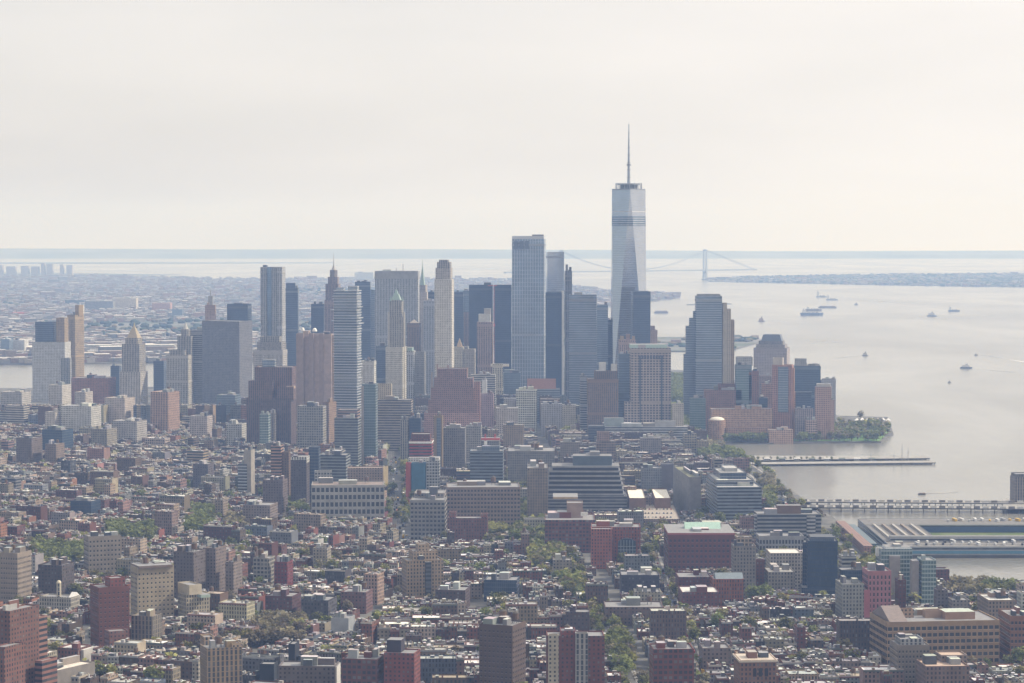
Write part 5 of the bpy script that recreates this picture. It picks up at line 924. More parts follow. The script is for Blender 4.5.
# ---------------------------------------------------------------- vehicles
def car_mesh(kind, col):
    b = MB(); L, W_, h = {'car': (4.5, 1.8, 1.45), 'van': (5.6, 2.1, 2.3), 'bus': (11.5, 2.5, 3.1), 'truck': (8, 2.4, 3.2)}[kind]
    hb = h * (.55 if kind == 'car' else .95)
    b.prism(rect(0, 0, W_, L), .35, hb, 'painted', col, rmat='painted', rcol=col, bottom=True)
    if kind == 'car': b.prism(rect(0, -.2, W_*.92, L*.55), hb, h, 'glass', (.04, .05, .06), top=rect(0, -.2, W_*.78, L*.38), rmat='painted', rcol=col)
    else:
        b.box(0, 0, W_ + .06, L*.86, h*.5, h*.75, 'glass', (.04, .05, .06)); b.box(0, 0, W_*.97, L*.97, hb, h, 'painted', col)
    for x in (-W_/2 + .1, W_/2 - .1):
        for y in (-L*.3, L*.3): b.box(x, y, .3, .7, 0, .7, 'matte', (.03, .03, .03))
    return b.build('parked_' + kind, link=False)
CARC = {'white': (.75, .75, .74), 'silver': (.45, .46, .47), 'black': (.03, .03, .035), 'yellow': (.7, .45, .05), 'red': (.4, .04, .03), 'blue': (.06, .12, .3)}
CM = {}
def car(kind, cn, x, y, z, rz, label, group, name):
    if (kind, cn) not in CM: CM[kind, cn] = car_mesh(kind, CARC[cn])
    o = link_mesh(name, CM[kind, cn], None, (x, y, z), rz); tag(o, label, kind, group)
r = random.Random(11)
ORD = ['nearest', 'second nearest', 'third nearest', 'fourth nearest', 'fifth nearest', 'sixth nearest', 'seventh nearest', 'eighth nearest', 'ninth nearest', 'tenth nearest']
def ordn(i):
    T = ['', '', 'twenty', 'thirty', 'forty', 'fifty', 'sixty', 'seventy', 'eighty', 'ninety']; S = ['', 'first', 'second', 'third', 'fourth', 'fifth', 'sixth', 'seventh', 'eighth', 'ninth', 'tenth', 'eleventh', 'twelfth', 'thirteenth', 'fourteenth', 'fifteenth', 'sixteenth', 'seventeenth', 'eighteenth', 'nineteenth']
    if i < 20: return S[i]
    return T[i//10] + ('' if i % 10 == 0 else '-' + S[i % 10]) if i % 10 else {2: 'twentieth', 3: 'thirtieth', 4: 'fortieth', 5: 'fiftieth', 6: 'sixtieth', 7: 'seventieth', 8: 'eightieth', 9: 'ninetieth'}[i//10]
def row_of(n, mk):
    for i in range(n): mk(i)
def pierv(i):
    cn = r.choice(['white', 'white', 'white', 'silver', 'black']); kd = r.choice(['van', 'van', 'car', 'bus'])
    car(kd, cn, bx0 + 30 + i * (bx1 - bx0 - 90) / 46, by0 + 18 + r.uniform(-3, 3) + (18 if i % 2 else 0), bz - .55, r.uniform(-.2, .2), f'{ordn(i+1)} vehicle from left on near roof of the square pier', 'vehicles on the near pier roof', 'parked_' + kd)
row_of(46, pierv)
def pierv2(i):
    cn = r.choice(['white', 'white', 'silver', 'yellow']); car('bus' if i % 3 else 'van', cn, bx0 + 100 + i * 8, by1 - 20 + r.uniform(-5, 5), bz - .55, r.uniform(-.3, .3), f'{ordn(i+1)} vehicle from left on far roof of the square pier', 'vehicles on the far pier roof', 'parked_bus' if i % 3 else 'parked_van')
row_of(20, pierv2)
def lotv(i):
    g = ground(642 + (i % 9) * 3.6 + r.uniform(-.6, .6), 503 + (i // 9) * 4.0, 17); cn = r.choice(['white', 'black', 'black', 'silver', 'red', 'blue'])
    car('car', cn, g.x, g.y, at(512, 519, dist(532)).z - 0.95, rad(-1), f'{cn} car, {ordn(i % 9 + 1)} from left in {ordn(i // 9 + 1)} row from back of rooftop car park', 'cars on the rooftop car park', 'parked_car')
row_of(36, lotv)
for ai, (P, wd) in enumerate(AVE):
    nm = ['central avenue', 'tree-lined avenue', 'right-hand avenue', 'riverside highway'][ai]; yy = max(1950, P[0][1] + 20); j = 0
    while yy < min(P[-1][1], 4000) and j < 60:
        ln = r.choice((-3.4, -1.2, 1.4, 3.6)); cn = r.choice(['white', 'silver', 'black', 'yellow', 'black', 'blue', 'red']); kd = r.choice(['car', 'car', 'car', 'van', 'truck', 'bus'])
        j += 1; car(kd, cn, avx(ai, yy) + ln, yy, GZ + .05, rad(1) if ln > 0 else rad(181), f'{cn} {kd} on the {nm}, {ordn(j)} vehicle away from the viewer', 'traffic on the ' + nm, kd)
        yy += r.uniform(8, 26)

# ---------------------------------------------------------------- low buildings: generator
ER = random.Random(21)
PARK = [((30, 86, 547, 566), 'green'), ((108, 152, 528, 545), 'green'), ((186, 212, 512, 536), 'green'), ((288, 306, 505, 518), 'green'), ((466, 505, 528, 540), 'yellow'), ((514, 545, 500, 545), 'mix'),
        ((528, 562, 543, 572), 'mix'), ((560, 582, 575, 600), 'mix'), ((583, 600, 608, 630), 'mix'), ((610, 628, 645, 680), 'green'), ((846, 900, 565, 606), 'mix'), ((944, 984, 585, 602), 'olive'), ((984, 1020, 588, 600), 'green'),
        ((562, 580, 425, 436), 'yellow'), ((670, 684, 376, 402), 'green'), ((672, 700, 405, 440), 'green'), ((700, 724, 446, 453), 'olive'), ((726, 800, 439, 443), 'green'), ((800, 895, 424, 443), 'park'),
        ((700, 760, 452, 462), 'green'), ((404, 409, 440, 470), 'yellow'), ((764, 772, 480, 492), 'olive'), ((762, 774, 500, 512), 'green'),
        ((226, 250, 520, 532), 'olive'), ((250, 300, 625, 650), 'olive')]
def in_park(x, y):
    u, v = proj(x, y, 5)
    return any(a <= u <= b and c + 2 <= v <= d for (a, b, c, d), _ in PARK)
def blocked(x, y, m):
    for fx, fy, hw, hd, rr in FOOT:
        dx, dy = x - fx, y - fy
        if abs(dx) > hw + hd + m or abs(dy) > hw + hd + m: continue
        cc, ss = math.cos(rr), math.sin(rr)
        if abs(dx*cc + dy*ss) < hw + m and abs(-dx*ss + dy*cc) < hd + m: return True
    return False
WALLS = [('red brick', (.27, .10, .075)), ('dark red brick', (.17, .06, .055)), ('brown brick', (.17, .11, .085)), ('brown stone', (.13, .085, .07)), ('tan brick', (.42, .33, .24)), ('grey', (.29, .29, .30)),
         ('white', (.62, .60, .56)), ('cream', (.52, .46, .36)), ('near-black', (.07, .07, .08)), ('rose brick', (.36, .22, .19)), ('slate blue', (.15, .19, .25)), ('orange brick', (.42, .2, .12))]
WV = [13, 9, 17, 9, 19, 10, 7, 12, 6, 9, 2, 3]
ROOFS = [('white', (.78, .77, .75)), ('silver', (.42, .42, .42)), ('grey', (.22, .22, .23)), ('black', (.07, .07, .075)), ('tan', (.40, .34, .27))]
RV = [22, 27, 22, 18, 11]
TREES = []
BLD = []
def ymin(u, Y):
    """highest picture row a filler building may reach"""
    if Y < 2700: return 0
    if u < 250: return 405 if Y > 4100 else 425
    if u < 420: return 398
    if u < 560: return 395
    if u < 640: return 405
    return 425
def gen():
    for zone, rot in (('W', rad(RW)), ('E', rad(RE))):
        c, s = math.cos(rot), math.sin(rot)
        bx, by = (205, 62) if zone == 'W' else (217, 60)
        for I in range(-26, 40):
            for J in range(10, 120):
                if zone == 'W': ox, oy = I * bx, J * by
                else: ox, oy = 150 + I * bx, J * by
                near = True
                X0, Y0 = ox*c - oy*s, ox*s + oy*c
                if not (1500 < Y0 < 6400) or abs(X0) > Y0 * .235 + 160: continue
                # two rows of lots in each block, gardens between
                far = Y0 > 3300
                for row in (0, 1):
                    bh_ = ER.choice((10.5, 12, 13, 14, 15, 17))
                    x = 7.0; W_ = bx - 14
                    while x < W_ - 4:
                        lw = ER.uniform(6, 11) if not far else (ER.uniform(7, 15) if zone == 'W' else ER.uniform(9, 20))
                        if ER.random() < .26: lw *= ER.uniform(1.5, 2.8)
                        if Y0 > 4300: lw = ER.uniform(16, 34)
                        if x + lw > W_: lw = W_ - x
                        if lw < 4.5: break
                        dp = ER.uniform(13, 19) if not far else ER.uniform(15, 21)
                        lx = ox + x + lw/2; ly = oy + (6 + dp/2 if row == 0 else by - 6 - dp/2)
                        x += lw + (0 if ER.random() < .9 else ER.uniform(2, 10))
                        wx, wy = lx*c - ly*s, lx*s + ly*c
                        isW = wx < avx(0, wy)
                        if isW != (zone == 'W'): continue
                        if wx > riverx(wy) - 30 or wy > 6250 or (wy > 5200 and wx < -500 - (wy-5200)*.1): continue
                        if (4040 < wy < 4330 and wx > 290) or (wx > 292 and 2440 < wy < 4040 and wx > 312 - (wy - 3000) * .01): continue
                        if near_ave(wx, wy, min(lw, 14)/2 - 5.0): continue
                        if blocked(wx, wy, max(lw, dp)/2 - 4) or in_park(wx, wy): continue
                        hgt = bh_ + ER.uniform(-1.3, 1.6)
                        if ER.random() < .08: hgt += ER.uniform(4, 13)
                        if far: hgt = ER.uniform(14, 25) if zone == 'E' or wx > -420 else ER.uniform(13, 19)
                        if far and ER.random() < (.08 if zone == 'E' else .03): hgt += ER.uniform(5, 13)
                        if wy < 3700 and ER.random() < .04: lw = min(ER.uniform(18, 34), W_ - x + lw); hgt = ER.uniform(19, 32); lx = ox + x + lw/2; x += lw; wx, wy = lx*c - ly*s, lx*s + ly*c
                        if wy > 4300: hgt = ER.uniform(22, 60)
                        if wy < 3700 and any(abs(wx - fx) < hw + 8 and 0 < fy - hd - wy < 75 for fx, fy, hw, hd, _r in FOOT): hgt = min(hgt, ER.uniform(9, 12.5))
                        u, v = proj(wx, wy - dp/2, hgt)
                        lim = ymin(u, wy)
                        if v < lim:
                            hgt = at(512, lim, wy).z
                            if hgt < 10: continue
                        BLD.append((wx, wy, lw - .05, dp, hgt, rot, zone, row))
                # garden trees
                for _ in range(int(ER.uniform(2, 15 if not far else 5))):
                    lx = ox + ER.uniform(12, bx - 20); ly = oy + by/2 + ER.uniform(-6, 6); wx, wy = lx*c - ly*s, lx*s + ly*c
                    isW = wx < avx(0, wy)
                    if isW == (zone == 'W') and wx < riverx(wy) - 20 and wy < 4600 and not blocked(wx, wy, 3): TREES.append((wx, wy, ER.uniform(10, 19), ER.choice(['green', 'green', 'yellow', 'olive'])))
                for _ in range(int(ER.uniform(0, 8 if not far else 2))):   # street trees
                    lx = ox + ER.uniform(5, bx - 5); ly = oy + ER.uniform(1, 3); wx, wy = lx*c - ly*s, lx*s + ly*c
                    isW = wx < avx(0, wy)
                    if isW == (zone == 'W') and wx < riverx(wy) - 20 and wy < 4200 and not blocked(wx, wy, 3): TREES.append((wx, wy, ER.uniform(8, 13), ER.choice(['green', 'olive', 'yellow'])))
gen()
for (a, b_, c, d), kd in PARK:
    g0, g1 = ground((a+b_)/2, c + 3), ground((a+b_)/2, d + 2)
    area = (b_-a)/F * (g0.y+g1.y)/2 * (g0.y - g1.y); n = min(280, max(8, int(area / 60)))
    for i in range(n):
        g = ground(ER.uniform(a, b_), ER.uniform(c + 3, d + 2))
        if kd != 'park' and (blocked(g.x, g.y, 1)): continue
        if g.x > riverx(g.y) - 4: continue
        k2 = {'mix': ER.choice(['green', 'yellow', 'olive', 'green']), 'park': ER.choice(['green', 'olive', 'green']), 'dull': 'olive'}.get(kd, kd)
        TREES.append((g.x, g.y, ER.uniform(11, 17), k2))
for ai, (P, wd) in enumerate(AVE):
    yy = P[0][1]
    while yy < P[-1][1] - 200:
        for s_ in (-1, 1):
            if ER.random() < (.1, .5, .25, .2)[ai]: TREES.append((avx(ai, yy) + s_*(wd/2 - ER.uniform(0, 3)), yy + ER.uniform(-3, 3), ER.uniform(9, 15), ER.choice(['green', 'yellow', 'olive', 'green'])))
        yy += 9
TREES = [t for t in TREES if abs(t[0]) < t[1]*.235 + 60]

# ---------------------------------------------------------------- which of them show, front to back
buf = np.zeros((683, 1024), dtype=bool)
items = []
for i, t in enumerate(BLD): items.append((t[1] - t[3]/2, 'b', i))
for i, t in enumerate(TREES): items.append((t[1], 't', i))
for i, f in enumerate(LAND):
    if f[5] < f[6] - 2: items.append((dist(min(f[6], 700)) if f[6] > 240 else 9e9, 'h', i))
items.sort(); vis = {}
for Yd, k, i in items:
    if k == 'b':
        x, y, w_, d_, h_, rr, z_, _r = BLD[i]; hw = (w_*abs(math.cos(rr)) + d_*abs(math.sin(rr)))/2
        u0, v0 = proj(x - hw, y - d_/2, h_); u1, v1 = proj(x + hw, y - d_/2, 0); _, vr = proj(x, y + d_/2, h_); v0 = min(v0, vr)
    elif k == 't':
        x, y, h_, _ = TREES[i]; u0, v0 = proj(x - h_*.35, y, h_); u1, v1 = proj(x + h_*.35, y, h_*.2)
    else: _, _, _, u0, u1, v0, v1 = LAND[i]
    a, b_, c, d = max(0, int(round(u0))), min(1024, int(round(u1)) or 1), max(0, int(round(v0))), min(683, int(round(v1)))
    if b_ <= a or d <= c: continue
    sub = buf[c:d, a:b_]; n = int((~sub).sum()); sub[:] = True
    if k != 'h': vis[k, i] = (n, (a + b_)/2, (c + d)/2 if d - c < 14 else c + 6)

# ---------------------------------------------------------------- labels that single one out
LMS = [l for l in LAND if l[3] != l[4] and len(l[0].split()) <= 6]
used = {}
def relabel(things, noun_fn):
    """things: list of (key, u, v); returns key -> label"""
    buckets = {}
    for key, u, v in things:
        best = None
        for l in LMS:
            du, dv = u - min(max(u, l[3]), l[4]), (v - min(max(v, l[5]), l[6])) * 1.6
            dd = math.hypot(du, dv) + .12*abs(u - l[1])
            if best is None or dd < best[0]: best = (dd, l, du, dv)
        dd, l, du, dv = best
        if abs(u - l[1]) >= abs(v - l[2]) * .9: dr = 'right of' if u > l[1] else 'left of'
        else: dr = 'below' if v > l[2] else 'above'
        buckets.setdefault((l[0], dr, noun_fn(key)), []).append((dd, key))
    res = {}
    for (ln, dr, noun), L in buckets.items():
        L.sort()
        for i, (_, key) in enumerate(L):
            o = '' if len(L) == 1 else (ORD[i] + ' ' if i < 10 else ordn(i+1) + ' nearest ')
            res[key] = f'{noun}, {o}{dr} the {ln}' if o else f'{noun} {dr} the {ln}'
            if len(res[key].split()) > 15: res[key] = res[key].replace(' nearest', '')
    return res

def look(i):
    rr = random.Random(i * 31 + 5); wn, wc = rr.choices(WALLS, WV)[0]; rn, rc = rr.choices(ROOFS, RV)[0]
    if BLD[i][1] > 3200 and wn in ('red brick', 'dark red brick'):
        wn, wc = rr.choice([WALLS[4], WALLS[5], WALLS[9], WALLS[2], WALLS[7]])
    return wn, wc, rn, rc, rr
def make_low(b, i, split=None):
    """geometry of low building i in its own frame; split -> returns separate builders"""
    x, y, w_, d_, h_, rot, zone, row = BLD[i]; wn, wc, rn, rc, rr = look(i); wc = jit(tuple(q*.86 for q in wc), .22, rr); rc = jit(rc, .2, rr)
    mk = rr.choice(['punched_windows', 'punched_windows', 'small_windows', 'tall_windows']) if y < 3200 else rr.choice(['wide_windows', 'punched_windows', 'ribbon_windows', 'small_windows', 'tall_windows'])
    B = {}
    def g(n, k=0):
        if split is None: return b
        return B.setdefault((n, k), MB())
    off = (0, 0) if split is not None else (x, y); ro = 0 if split is not None else rot
    c, s = math.cos(ro), math.sin(ro)
    def T(px, py): return (off[0] + px*c - py*s, off[1] + px*s + py*c)
    P = [T(-w_/2, -d_/2), T(w_/2, -d_/2), T(w_/2, d_/2), T(-w_/2, d_/2)]
    I = [T(-w_/2 + .35, -d_/2 + .35), T(w_/2 - .35, -d_/2 + .35), T(w_/2 - .35, d_/2 - .35), T(-w_/2 + .35, d_/2 - .35)]
    wb = g('walls'); u = rr.uniform(0, 9)
    pw = rr.random() < .35                      # blank party walls
    for k in range(4):
        j = (k+1) % 4; a, e = P[k], P[j]; L = math.hypot(a[0]-e[0], a[1]-e[1])
        wb.face([(*a, 0), (*e, 0), (*e, h_), (*a, h_)], 'plain' if (pw and k % 2) else mk, wc if not (pw and k % 2) else jit(wc, .25, rr), [(u, 0), (u+L, 0), (u+L, h_), (u, h_)])
        wb.face([(*a, h_), (*e, h_), (*I[j], h_), (*I[k], h_)], 'plain', wc); wb.face([(*I[k], h_), (*I[j], h_), (*I[j], h_-.9), (*I[k], h_-.9)], 'plain', wc)
    g('roof').face([(*q, h_ - .9) for q in I], 'roofing', rc)
    if rr.random() < .55 and y < 3600:          # cornice
        q = g('cornice'); cc = rr.choice([(.1, .12, .1), (.45, .42, .38), (.2, .1, .08), (.3, .3, .3)])
        cx, cy_ = T(0, -d_/2 - .3); q.prism(rect(cx, cy_, w_*.98, .55, ro), h_ - 1.4, h_ - .2, 'painted', cc, rmat='painted', rcol=cc, bottom=True)
    n = rr.randint(1, 3)
    for k in range(n):                          # stair and lift heads, machines
        bw, bd, bh = rr.uniform(1.8, 3.6), rr.uniform(2.2, 5), rr.uniform(1.0, 3.0)
        px, py = rr.uniform(-.5, .5) * max(0, w_ - bw - 1), rr.uniform(-.5, .5) * max(0, d_ - bd - 1); cx, cy_ = T(px, py)
        bc = jit(rr.choice([wc, wc, LGREY, GREY, (.45, .4, .36), BRN, DGREY]), .2, rr)
        g('bulkhead', k).prism(rect(cx, cy_, bw, bd, ro), h_ - .9, h_ + bh - .9, 'plain', bc, rcol=jit(LGREY, .3, rr))
    for k in range(rr.randint(2, 6)):
        px, py = rr.uniform(-.45, .45) * (w_ - 1), rr.uniform(-.45, .45) * (d_ - 1); cx, cy_ = T(px, py); sz = rr.uniform(.6, 1.5)
        bc = rr.choice([(.72, .72, .72), (.45, .45, .45), (.1, .1, .1), (.08, .08, .09), (.24, .1, .07), (.3, .3, .32)])
        g('roof_machine' if k % 2 else 'chimney', k).prism(rect(cx, cy_, sz, sz * rr.uniform(.7, 2), ro), h_ - .9, h_ + rr.uniform(.2, 1.8), 'plain', bc, rmat='plain', rcol=bc)
    return B
# individuals: the ones that show largest
cand = sorted(((vis.get(('b', i), (0, 0, 0))[0], i) for i in range(len(BLD))), reverse=True)
SHOW = [i for n, i in cand[:300] if n > 6]
NOUN = lambda i: look(i)[0] + (' row house' if BLD[i][4] < 19 else ' tenement') + ', ' + look(i)[2] + ' roof' if BLD[i][1] < 3300 else look(i)[0] + ' loft, ' + look(i)[2] + ' roof'
lab = relabel([(i, vis['b', i][1], vis['b', i][2]) for i in SHOW], NOUN)
for i in SHOW:
    x, y, w_, d_, h_, rot, zone, row = BLD[i]; nm = 'loft_building' if y >= 3300 else ('row_house' if h_ < 19 else 'tenement')
    root = empty(nm, (x, y, 0), rot); tag(root, lab[i], nm.replace('_', ' '), 'low city buildings')
    for (pn, _k), b in make_low(None, i, True).items(): b.build(pn, root)
    if look(i)[4].random() < .16 and h_ > 13: water_tank(root, random.Random(i).uniform(-.2, .2)*w_, 0, h_ - .9, .8)
S_ = set(SHOW); b = MB()
for i in range(len(BLD)):
    if i not in S_ and abs(BLD[i][0]) < BLD[i][1] * .235 + 60: make_low(b, i)
o = b.build('low_city_buildings'); tag(o, 'dense sea of low brick and stone buildings filling the city between the towers', 'buildings', 'low city buildings', 'stuff')
print('low buildings', len(BLD), 'trees', len(TREES), 'faces', len(b.f))

# ---------------------------------------------------------------- trees
GREENS = {'green': (.16, .17, .055), 'yellow': (.25, .235, .085), 'olive': (.20, .17, .11), 'dark': (.05, .075, .035)}
def crown_pts(rr, n, R, Hh):
    blobs = [(rr.uniform(-.45, .45)*R, rr.uniform(-.45, .45)*R, Hh * rr.uniform(.45, .82), rr.uniform(.42, .66)*R) for _ in range(8)]
    for _ in range(n):
        bx, by, bz, br = rr.choice(blobs); th, ph = rr.uniform(0, 2*math.pi), math.acos(rr.uniform(-1, 1)); q = br * rr.uniform(.7, 1.05)
        yield bx + q*math.sin(ph)*math.cos(th), by + q*math.sin(ph)*math.sin(th), bz + q*math.cos(ph)*.85, th, ph
def crown(b, rr, kd, R, Hh, n=170, off=(0, 0, 0), sz=.62):
    base = GREENS[kd]
    for x, y, z, th, ph in crown_pts(rr, n, R, Hh):
        s_ = sz * rr.uniform(.6, 1.3) * Hh / 11; a = Vector((rr.uniform(-1, 1), rr.uniform(-1, 1), rr.uniform(-.6, .6))).normalized(); e = a.cross(Vector((rr.uniform(-1, 1), rr.uniform(-1, 1), 1))).normalized()
        k = rr.uniform(.6, 1.5); col = (base[0]*k, base[1]*k, base[2]*k); p = Vector((off[0] + x, off[1] + y, off[2] + z))
        b.face([tuple(p - a*s_ - e*s_*.7), tuple(p + a*s_ - e*s_*.5), tuple(p + a*s_*.6 + e*s_), tuple(p - a*s_*.8 + e*s_*.8)], 'leaves', col)
def trunk(b, Hh, off=(0, 0, 0)):
    tc_ = (.10, .08, .06)
    b.prism(ngon(off[0], off[1], .32, .32, 6), off[2], off[2] + Hh*.45, 'matte', tc_, top=ngon(off[0], off[1], .2, .2, 6), rmat='matte', rcol=tc_)
    for k in range(4):
        a = k * 1.6; e = (off[0] + math.cos(a)*Hh*.18, off[1] + math.sin(a)*Hh*.18)
        b.prism(ngon(off[0], off[1], .16, .16, 4), off[2] + Hh*.36, off[2] + Hh*.7, 'matte', tc_, top=ngon(e[0], e[1], .05, .05, 4), rmat='matte', rcol=tc_)
PROT = {}
for kd in ('green', 'yellow', 'olive', 'dark'):
    for v_ in range(3):
        rr = random.Random(v_*7 + len(kd)); b = MB(); crown(b, rr, kd, 4.9, 11, n=340, sz=.62); PROT[kd, v_] = b.build('crown', link=False)
b = MB(); trunk(b, 11); TR = b.build('trunk', link=False)
tc_ = sorted(((vis.get(('t', i), (0, 0, 0))[0], i) for i in range(len(TREES))), reverse=True)
TS = [i for n, i in tc_[:300] if n > 3]
tl = relabel([(i, vis['t', i][1], vis['t', i][2]) for i in TS], lambda i: {'green': 'fresh green leafy tree', 'yellow': 'yellow-green spring tree', 'olive': 'olive-brown budding tree', 'dark': 'dark green tree'}[TREES[i][3]])
for i in TS:
    x, y, h_, kd = TREES[i]; root = empty('leafy_tree', (x, y, GZ), i * 1.3); k = h_ / 11; root.scale = (k, k, k)
    tag(root, tl[i], 'tree', 'city trees'); link_mesh('crown', PROT[kd, i % 3], root); link_mesh('trunk', TR, root)
T_ = set(TS); b = MB(); rr = random.Random(3)
for i, (x, y, h_, kd) in enumerate(TREES):
    if i in T_ or abs(x) > y*.235 + 40: continue
    crown(b, rr, kd, h_*.45, h_, n=60, off=(x, y, GZ), sz=1.25); b.prism(ngon(x, y, .3, .3, 4), GZ, GZ + h_*.5, 'matte', (.1, .08, .06), rmat='matte')
o = b.build('tree_cover'); tag(o, 'scattered green tree crowns in yards and streets among the low buildings', 'trees', 'city trees', 'stuff')

for k in range(16):
    g = ground(742 + k * 6 + rr.uniform(-2, 2), 460.3, 3); root = empty('leafy_tree', (g.x, g.y, 3), k * 1.7); root.scale = (.55,)*3
    tag(root, f'small tree planted on the park pier, {ordn(k+1)} from the left', 'tree', 'trees on the park pier'); link_mesh('crown', PROT['olive' if k % 3 else 'green', k % 3], root); link_mesh('trunk', TR, root)

# white tents by the river park
for i in range(7):
    u = 857 + i * 5.2; g = ground(u, 423.3 - (i % 2)*.5); root = empty('marquee_tent', (g.x, g.y, GZ)); tag(root, f'white peaked marquee at the river park, {ordn(i+1)} from the left', 'tent', 'white marquees')
    b = MB(); b.prism(rect(0, 0, 9, 9), 3.2, 7.5, 'painted', (.8, .8, .8), top=rect(0, 0, .4, .4), rmat='painted', rcol=(.8, .8, .8)); b.build('canopy', root)
    b = MB(); [b.box(sx, sy, .25, .25, 0, 3.2, 'painted', (.7, .7, .7)) for sx in (-4.3, 4.3) for sy in (-4.3, 4.3)]; b.build('posts', root)
# masts and small sheds on the two park piers
for i, (u, v, vt) in enumerate(((902, 460.5, 443), (908, 461, 446), (894, 461, 452), (871, 461, 452))):
    g = ground(u, v, 3); b = MB(); hh = (v - vt)/F*g.y; b.prism(ngon(0, 0, .5, .5, 6), 3, 3 + hh, 'painted', (.3, .3, .32), top=ngon(0, 0, .2, .2, 6)); b.box(0, 0, 5, .4, 3 + hh*.6, 3 + hh*.6 + .4, 'painted', (.3, .3, .3), bottom=True)
    tag(b.build('mast', None, (g.x, g.y, 0)), f'thin ship mast rising at the park pier end, {ordn(4 - i) if i < 2 else ordn(4 - i)} from the left', 'mast', 'masts at the pier')
for i in range(9):
    u = 752 + i * 15; g = ground(u, 460.5, 3); root = empty('pier_shed', (g.x, g.y, 3)); tag(root, f'low {"white" if i % 2 else "grey"} shed on the park pier, {ordn(i+1)} from the left', 'shed', 'sheds on the park pier')
    b = MB(); b.box(0, 0, 9, 6, 0, 3.0, 'small_windows', (.5, .5, .48) if i % 2 else (.25, .25, .25)); b.build('walls', root)
    b = MB(); shape(b, 'gable', 9.5, 7, 3.0, 4.4, 'matte', (.6, .6, .6) if i % 2 else (.2, .22, .2), None); b.build('roof', root)

# tower crane with red mast
g = at(494, 300, 4780); root = empty('tower_crane', (g.x, 4780, 0)); tag(root, 'thin red crane mast rising against the very wide dark slab', 'crane')
b = MB(); zt = at(512, 286, 4780).z
for sx in (-1.2, 1.2):
    for sy in (-1.2, 1.2): b.box(sx, sy, .5, .5, 0, zt, 'painted', (.45, .1, .08))
for k in range(int(zt/6)): b.box(0, 0, 2.9, 2.9, k*6, k*6 + .5, 'painted', (.45, .1, .08), bottom=True)
b.build('mast', root); b = MB(); b.box(0, 0, 4, 4, zt*.68, zt*.68 + 5, 'painted', (.5, .1, .08)); b.build('cab', root)
b = MB(); b.prism(rect(-3, 0, 18, 1.2), zt, zt + 1.2, 'painted', (.45, .1, .08), bottom=True); b.build('jib', root)

# ---------------------------------------------------------------- far city across the water (uncountable)
FR = random.Random(77)
def inpoly(x, y, P):
    c = False; j = len(P) - 1
    for i in range(len(P)):
        if (P[i][1] > y) != (P[j][1] > y) and x < (P[j][0]-P[i][0])*(y-P[i][1])/(P[j][1]-P[i][1]) + P[i][0]: c = not c
        j = i
    return c
def far_city(name, label, P, n, y0, y1, hmax=16):
    b = MB(); k = 0
    while k < n:
        y = y0 + (y1-y0) * FR.random()**1.3; x = FR.uniform(-1, 1) * y * .225
        k += 1
        if not inpoly(x, y, P): continue
        gx, gy = math.sin(x*.0011 + 1.3*math.sin(y*.0004)), math.sin(y*.0013 + x*.0005)
        if gx * gy > .72: continue
        w_, d_, h_ = FR.uniform(10, 34), FR.uniform(10, 30), FR.uniform(7, hmax)
        if FR.random() < .03: w_, d_, h_ = w_*2.2, d_*2, h_*1.6
        c = FR.choice([(.3, .2, .17), (.4, .36, .32), (.25, .25, .26), (.55, .52, .48), (.34, .26, .22), (.42, .25, .2)]); rc = FR.choice([(.7, .7, .68), (.4, .4, .4), (.2, .2, .21), (.5, .45, .4), (.12, .12, .12), (.75, .73, .7)])
        b.prism(rect(x, y, w_, d_, .3), 3, 3 + h_, 'small_windows', c, rcol=rc)
    tag(b.build(name), label, 'buildings', None, 'stuff')
far_city('far_city_buildings', 'hazy low rise city spreading to the shore across the river', BK, 26000, 6350, 18600)
SI = [(1290, 16650), (1600, 16300), (2300, 15600), (3000, 15050), (4000, 14500), (7500, 13500), (9000, 19000), (4600, 19800), (2600, 19000), (1700, 18200), (1330, 17400)]
far_city('island_town_buildings', 'hazy houses along the low island shore at right', SI, 5000, 14300, 19500, 12)
def far_trees(name, label, P, n, y0, y1, cond, hh=11, kd='dark'):
    b = MB(); k = 0; rr = random.Random(9)
    for k in range(n):
        y = rr.uniform(y0, y1); x = rr.uniform(-1, 1) * y * .225
        if not inpoly(x, y, P) or not cond(x, y): continue
        w_ = rr.uniform(14, 30); h_ = hh * rr.uniform(.6, 1.3); c = jit(GREENS[rr.choice(['dark', 'dark', 'olive'])], .3, rr)
        b.prism(ngon(x, y, w_*.5, w_*.5, 7, rr.random()), 3, 3 + h_*.6, 'leaves', c, top=ngon(x, y, w_*.62, w_*.62, 7), cap=False)
        b.prism(ngon(x, y, w_*.62, w_*.62, 7), 3 + h_*.6, 3 + h_, 'leaves', c, top=ngon(x, y, w_*.25, w_*.25, 7), rmat='leaves', rcol=c)
    tag(b.build(name), label, 'trees', None, 'stuff')
far_trees('far_tree_cover', 'hazy tree patches among the far city', BK, 9000, 6350, 18600, lambda x, y: math.sin(x*.0011 + 1.3*math.sin(y*.0004)) * math.sin(y*.0013 + x*.0005) > .45)
far_trees('island_tree_cover', 'hazy wooded low hills on the island shore at right', SI, 9000, 14300, 19800, lambda x, y: True, 10)
GI = [(330, 7150), (520, 7120), (650, 7300), (740, 7650), (775, 7900), (700, 8000), (500, 8050), (200, 8000), (100, 7700)]
far_trees('harbour_island_trees', 'tree belt on the small harbour island', GI, 4000, 6900, 8300, lambda x, y: math.sin(x*.012) * math.sin(y*.009) > .1, 8)
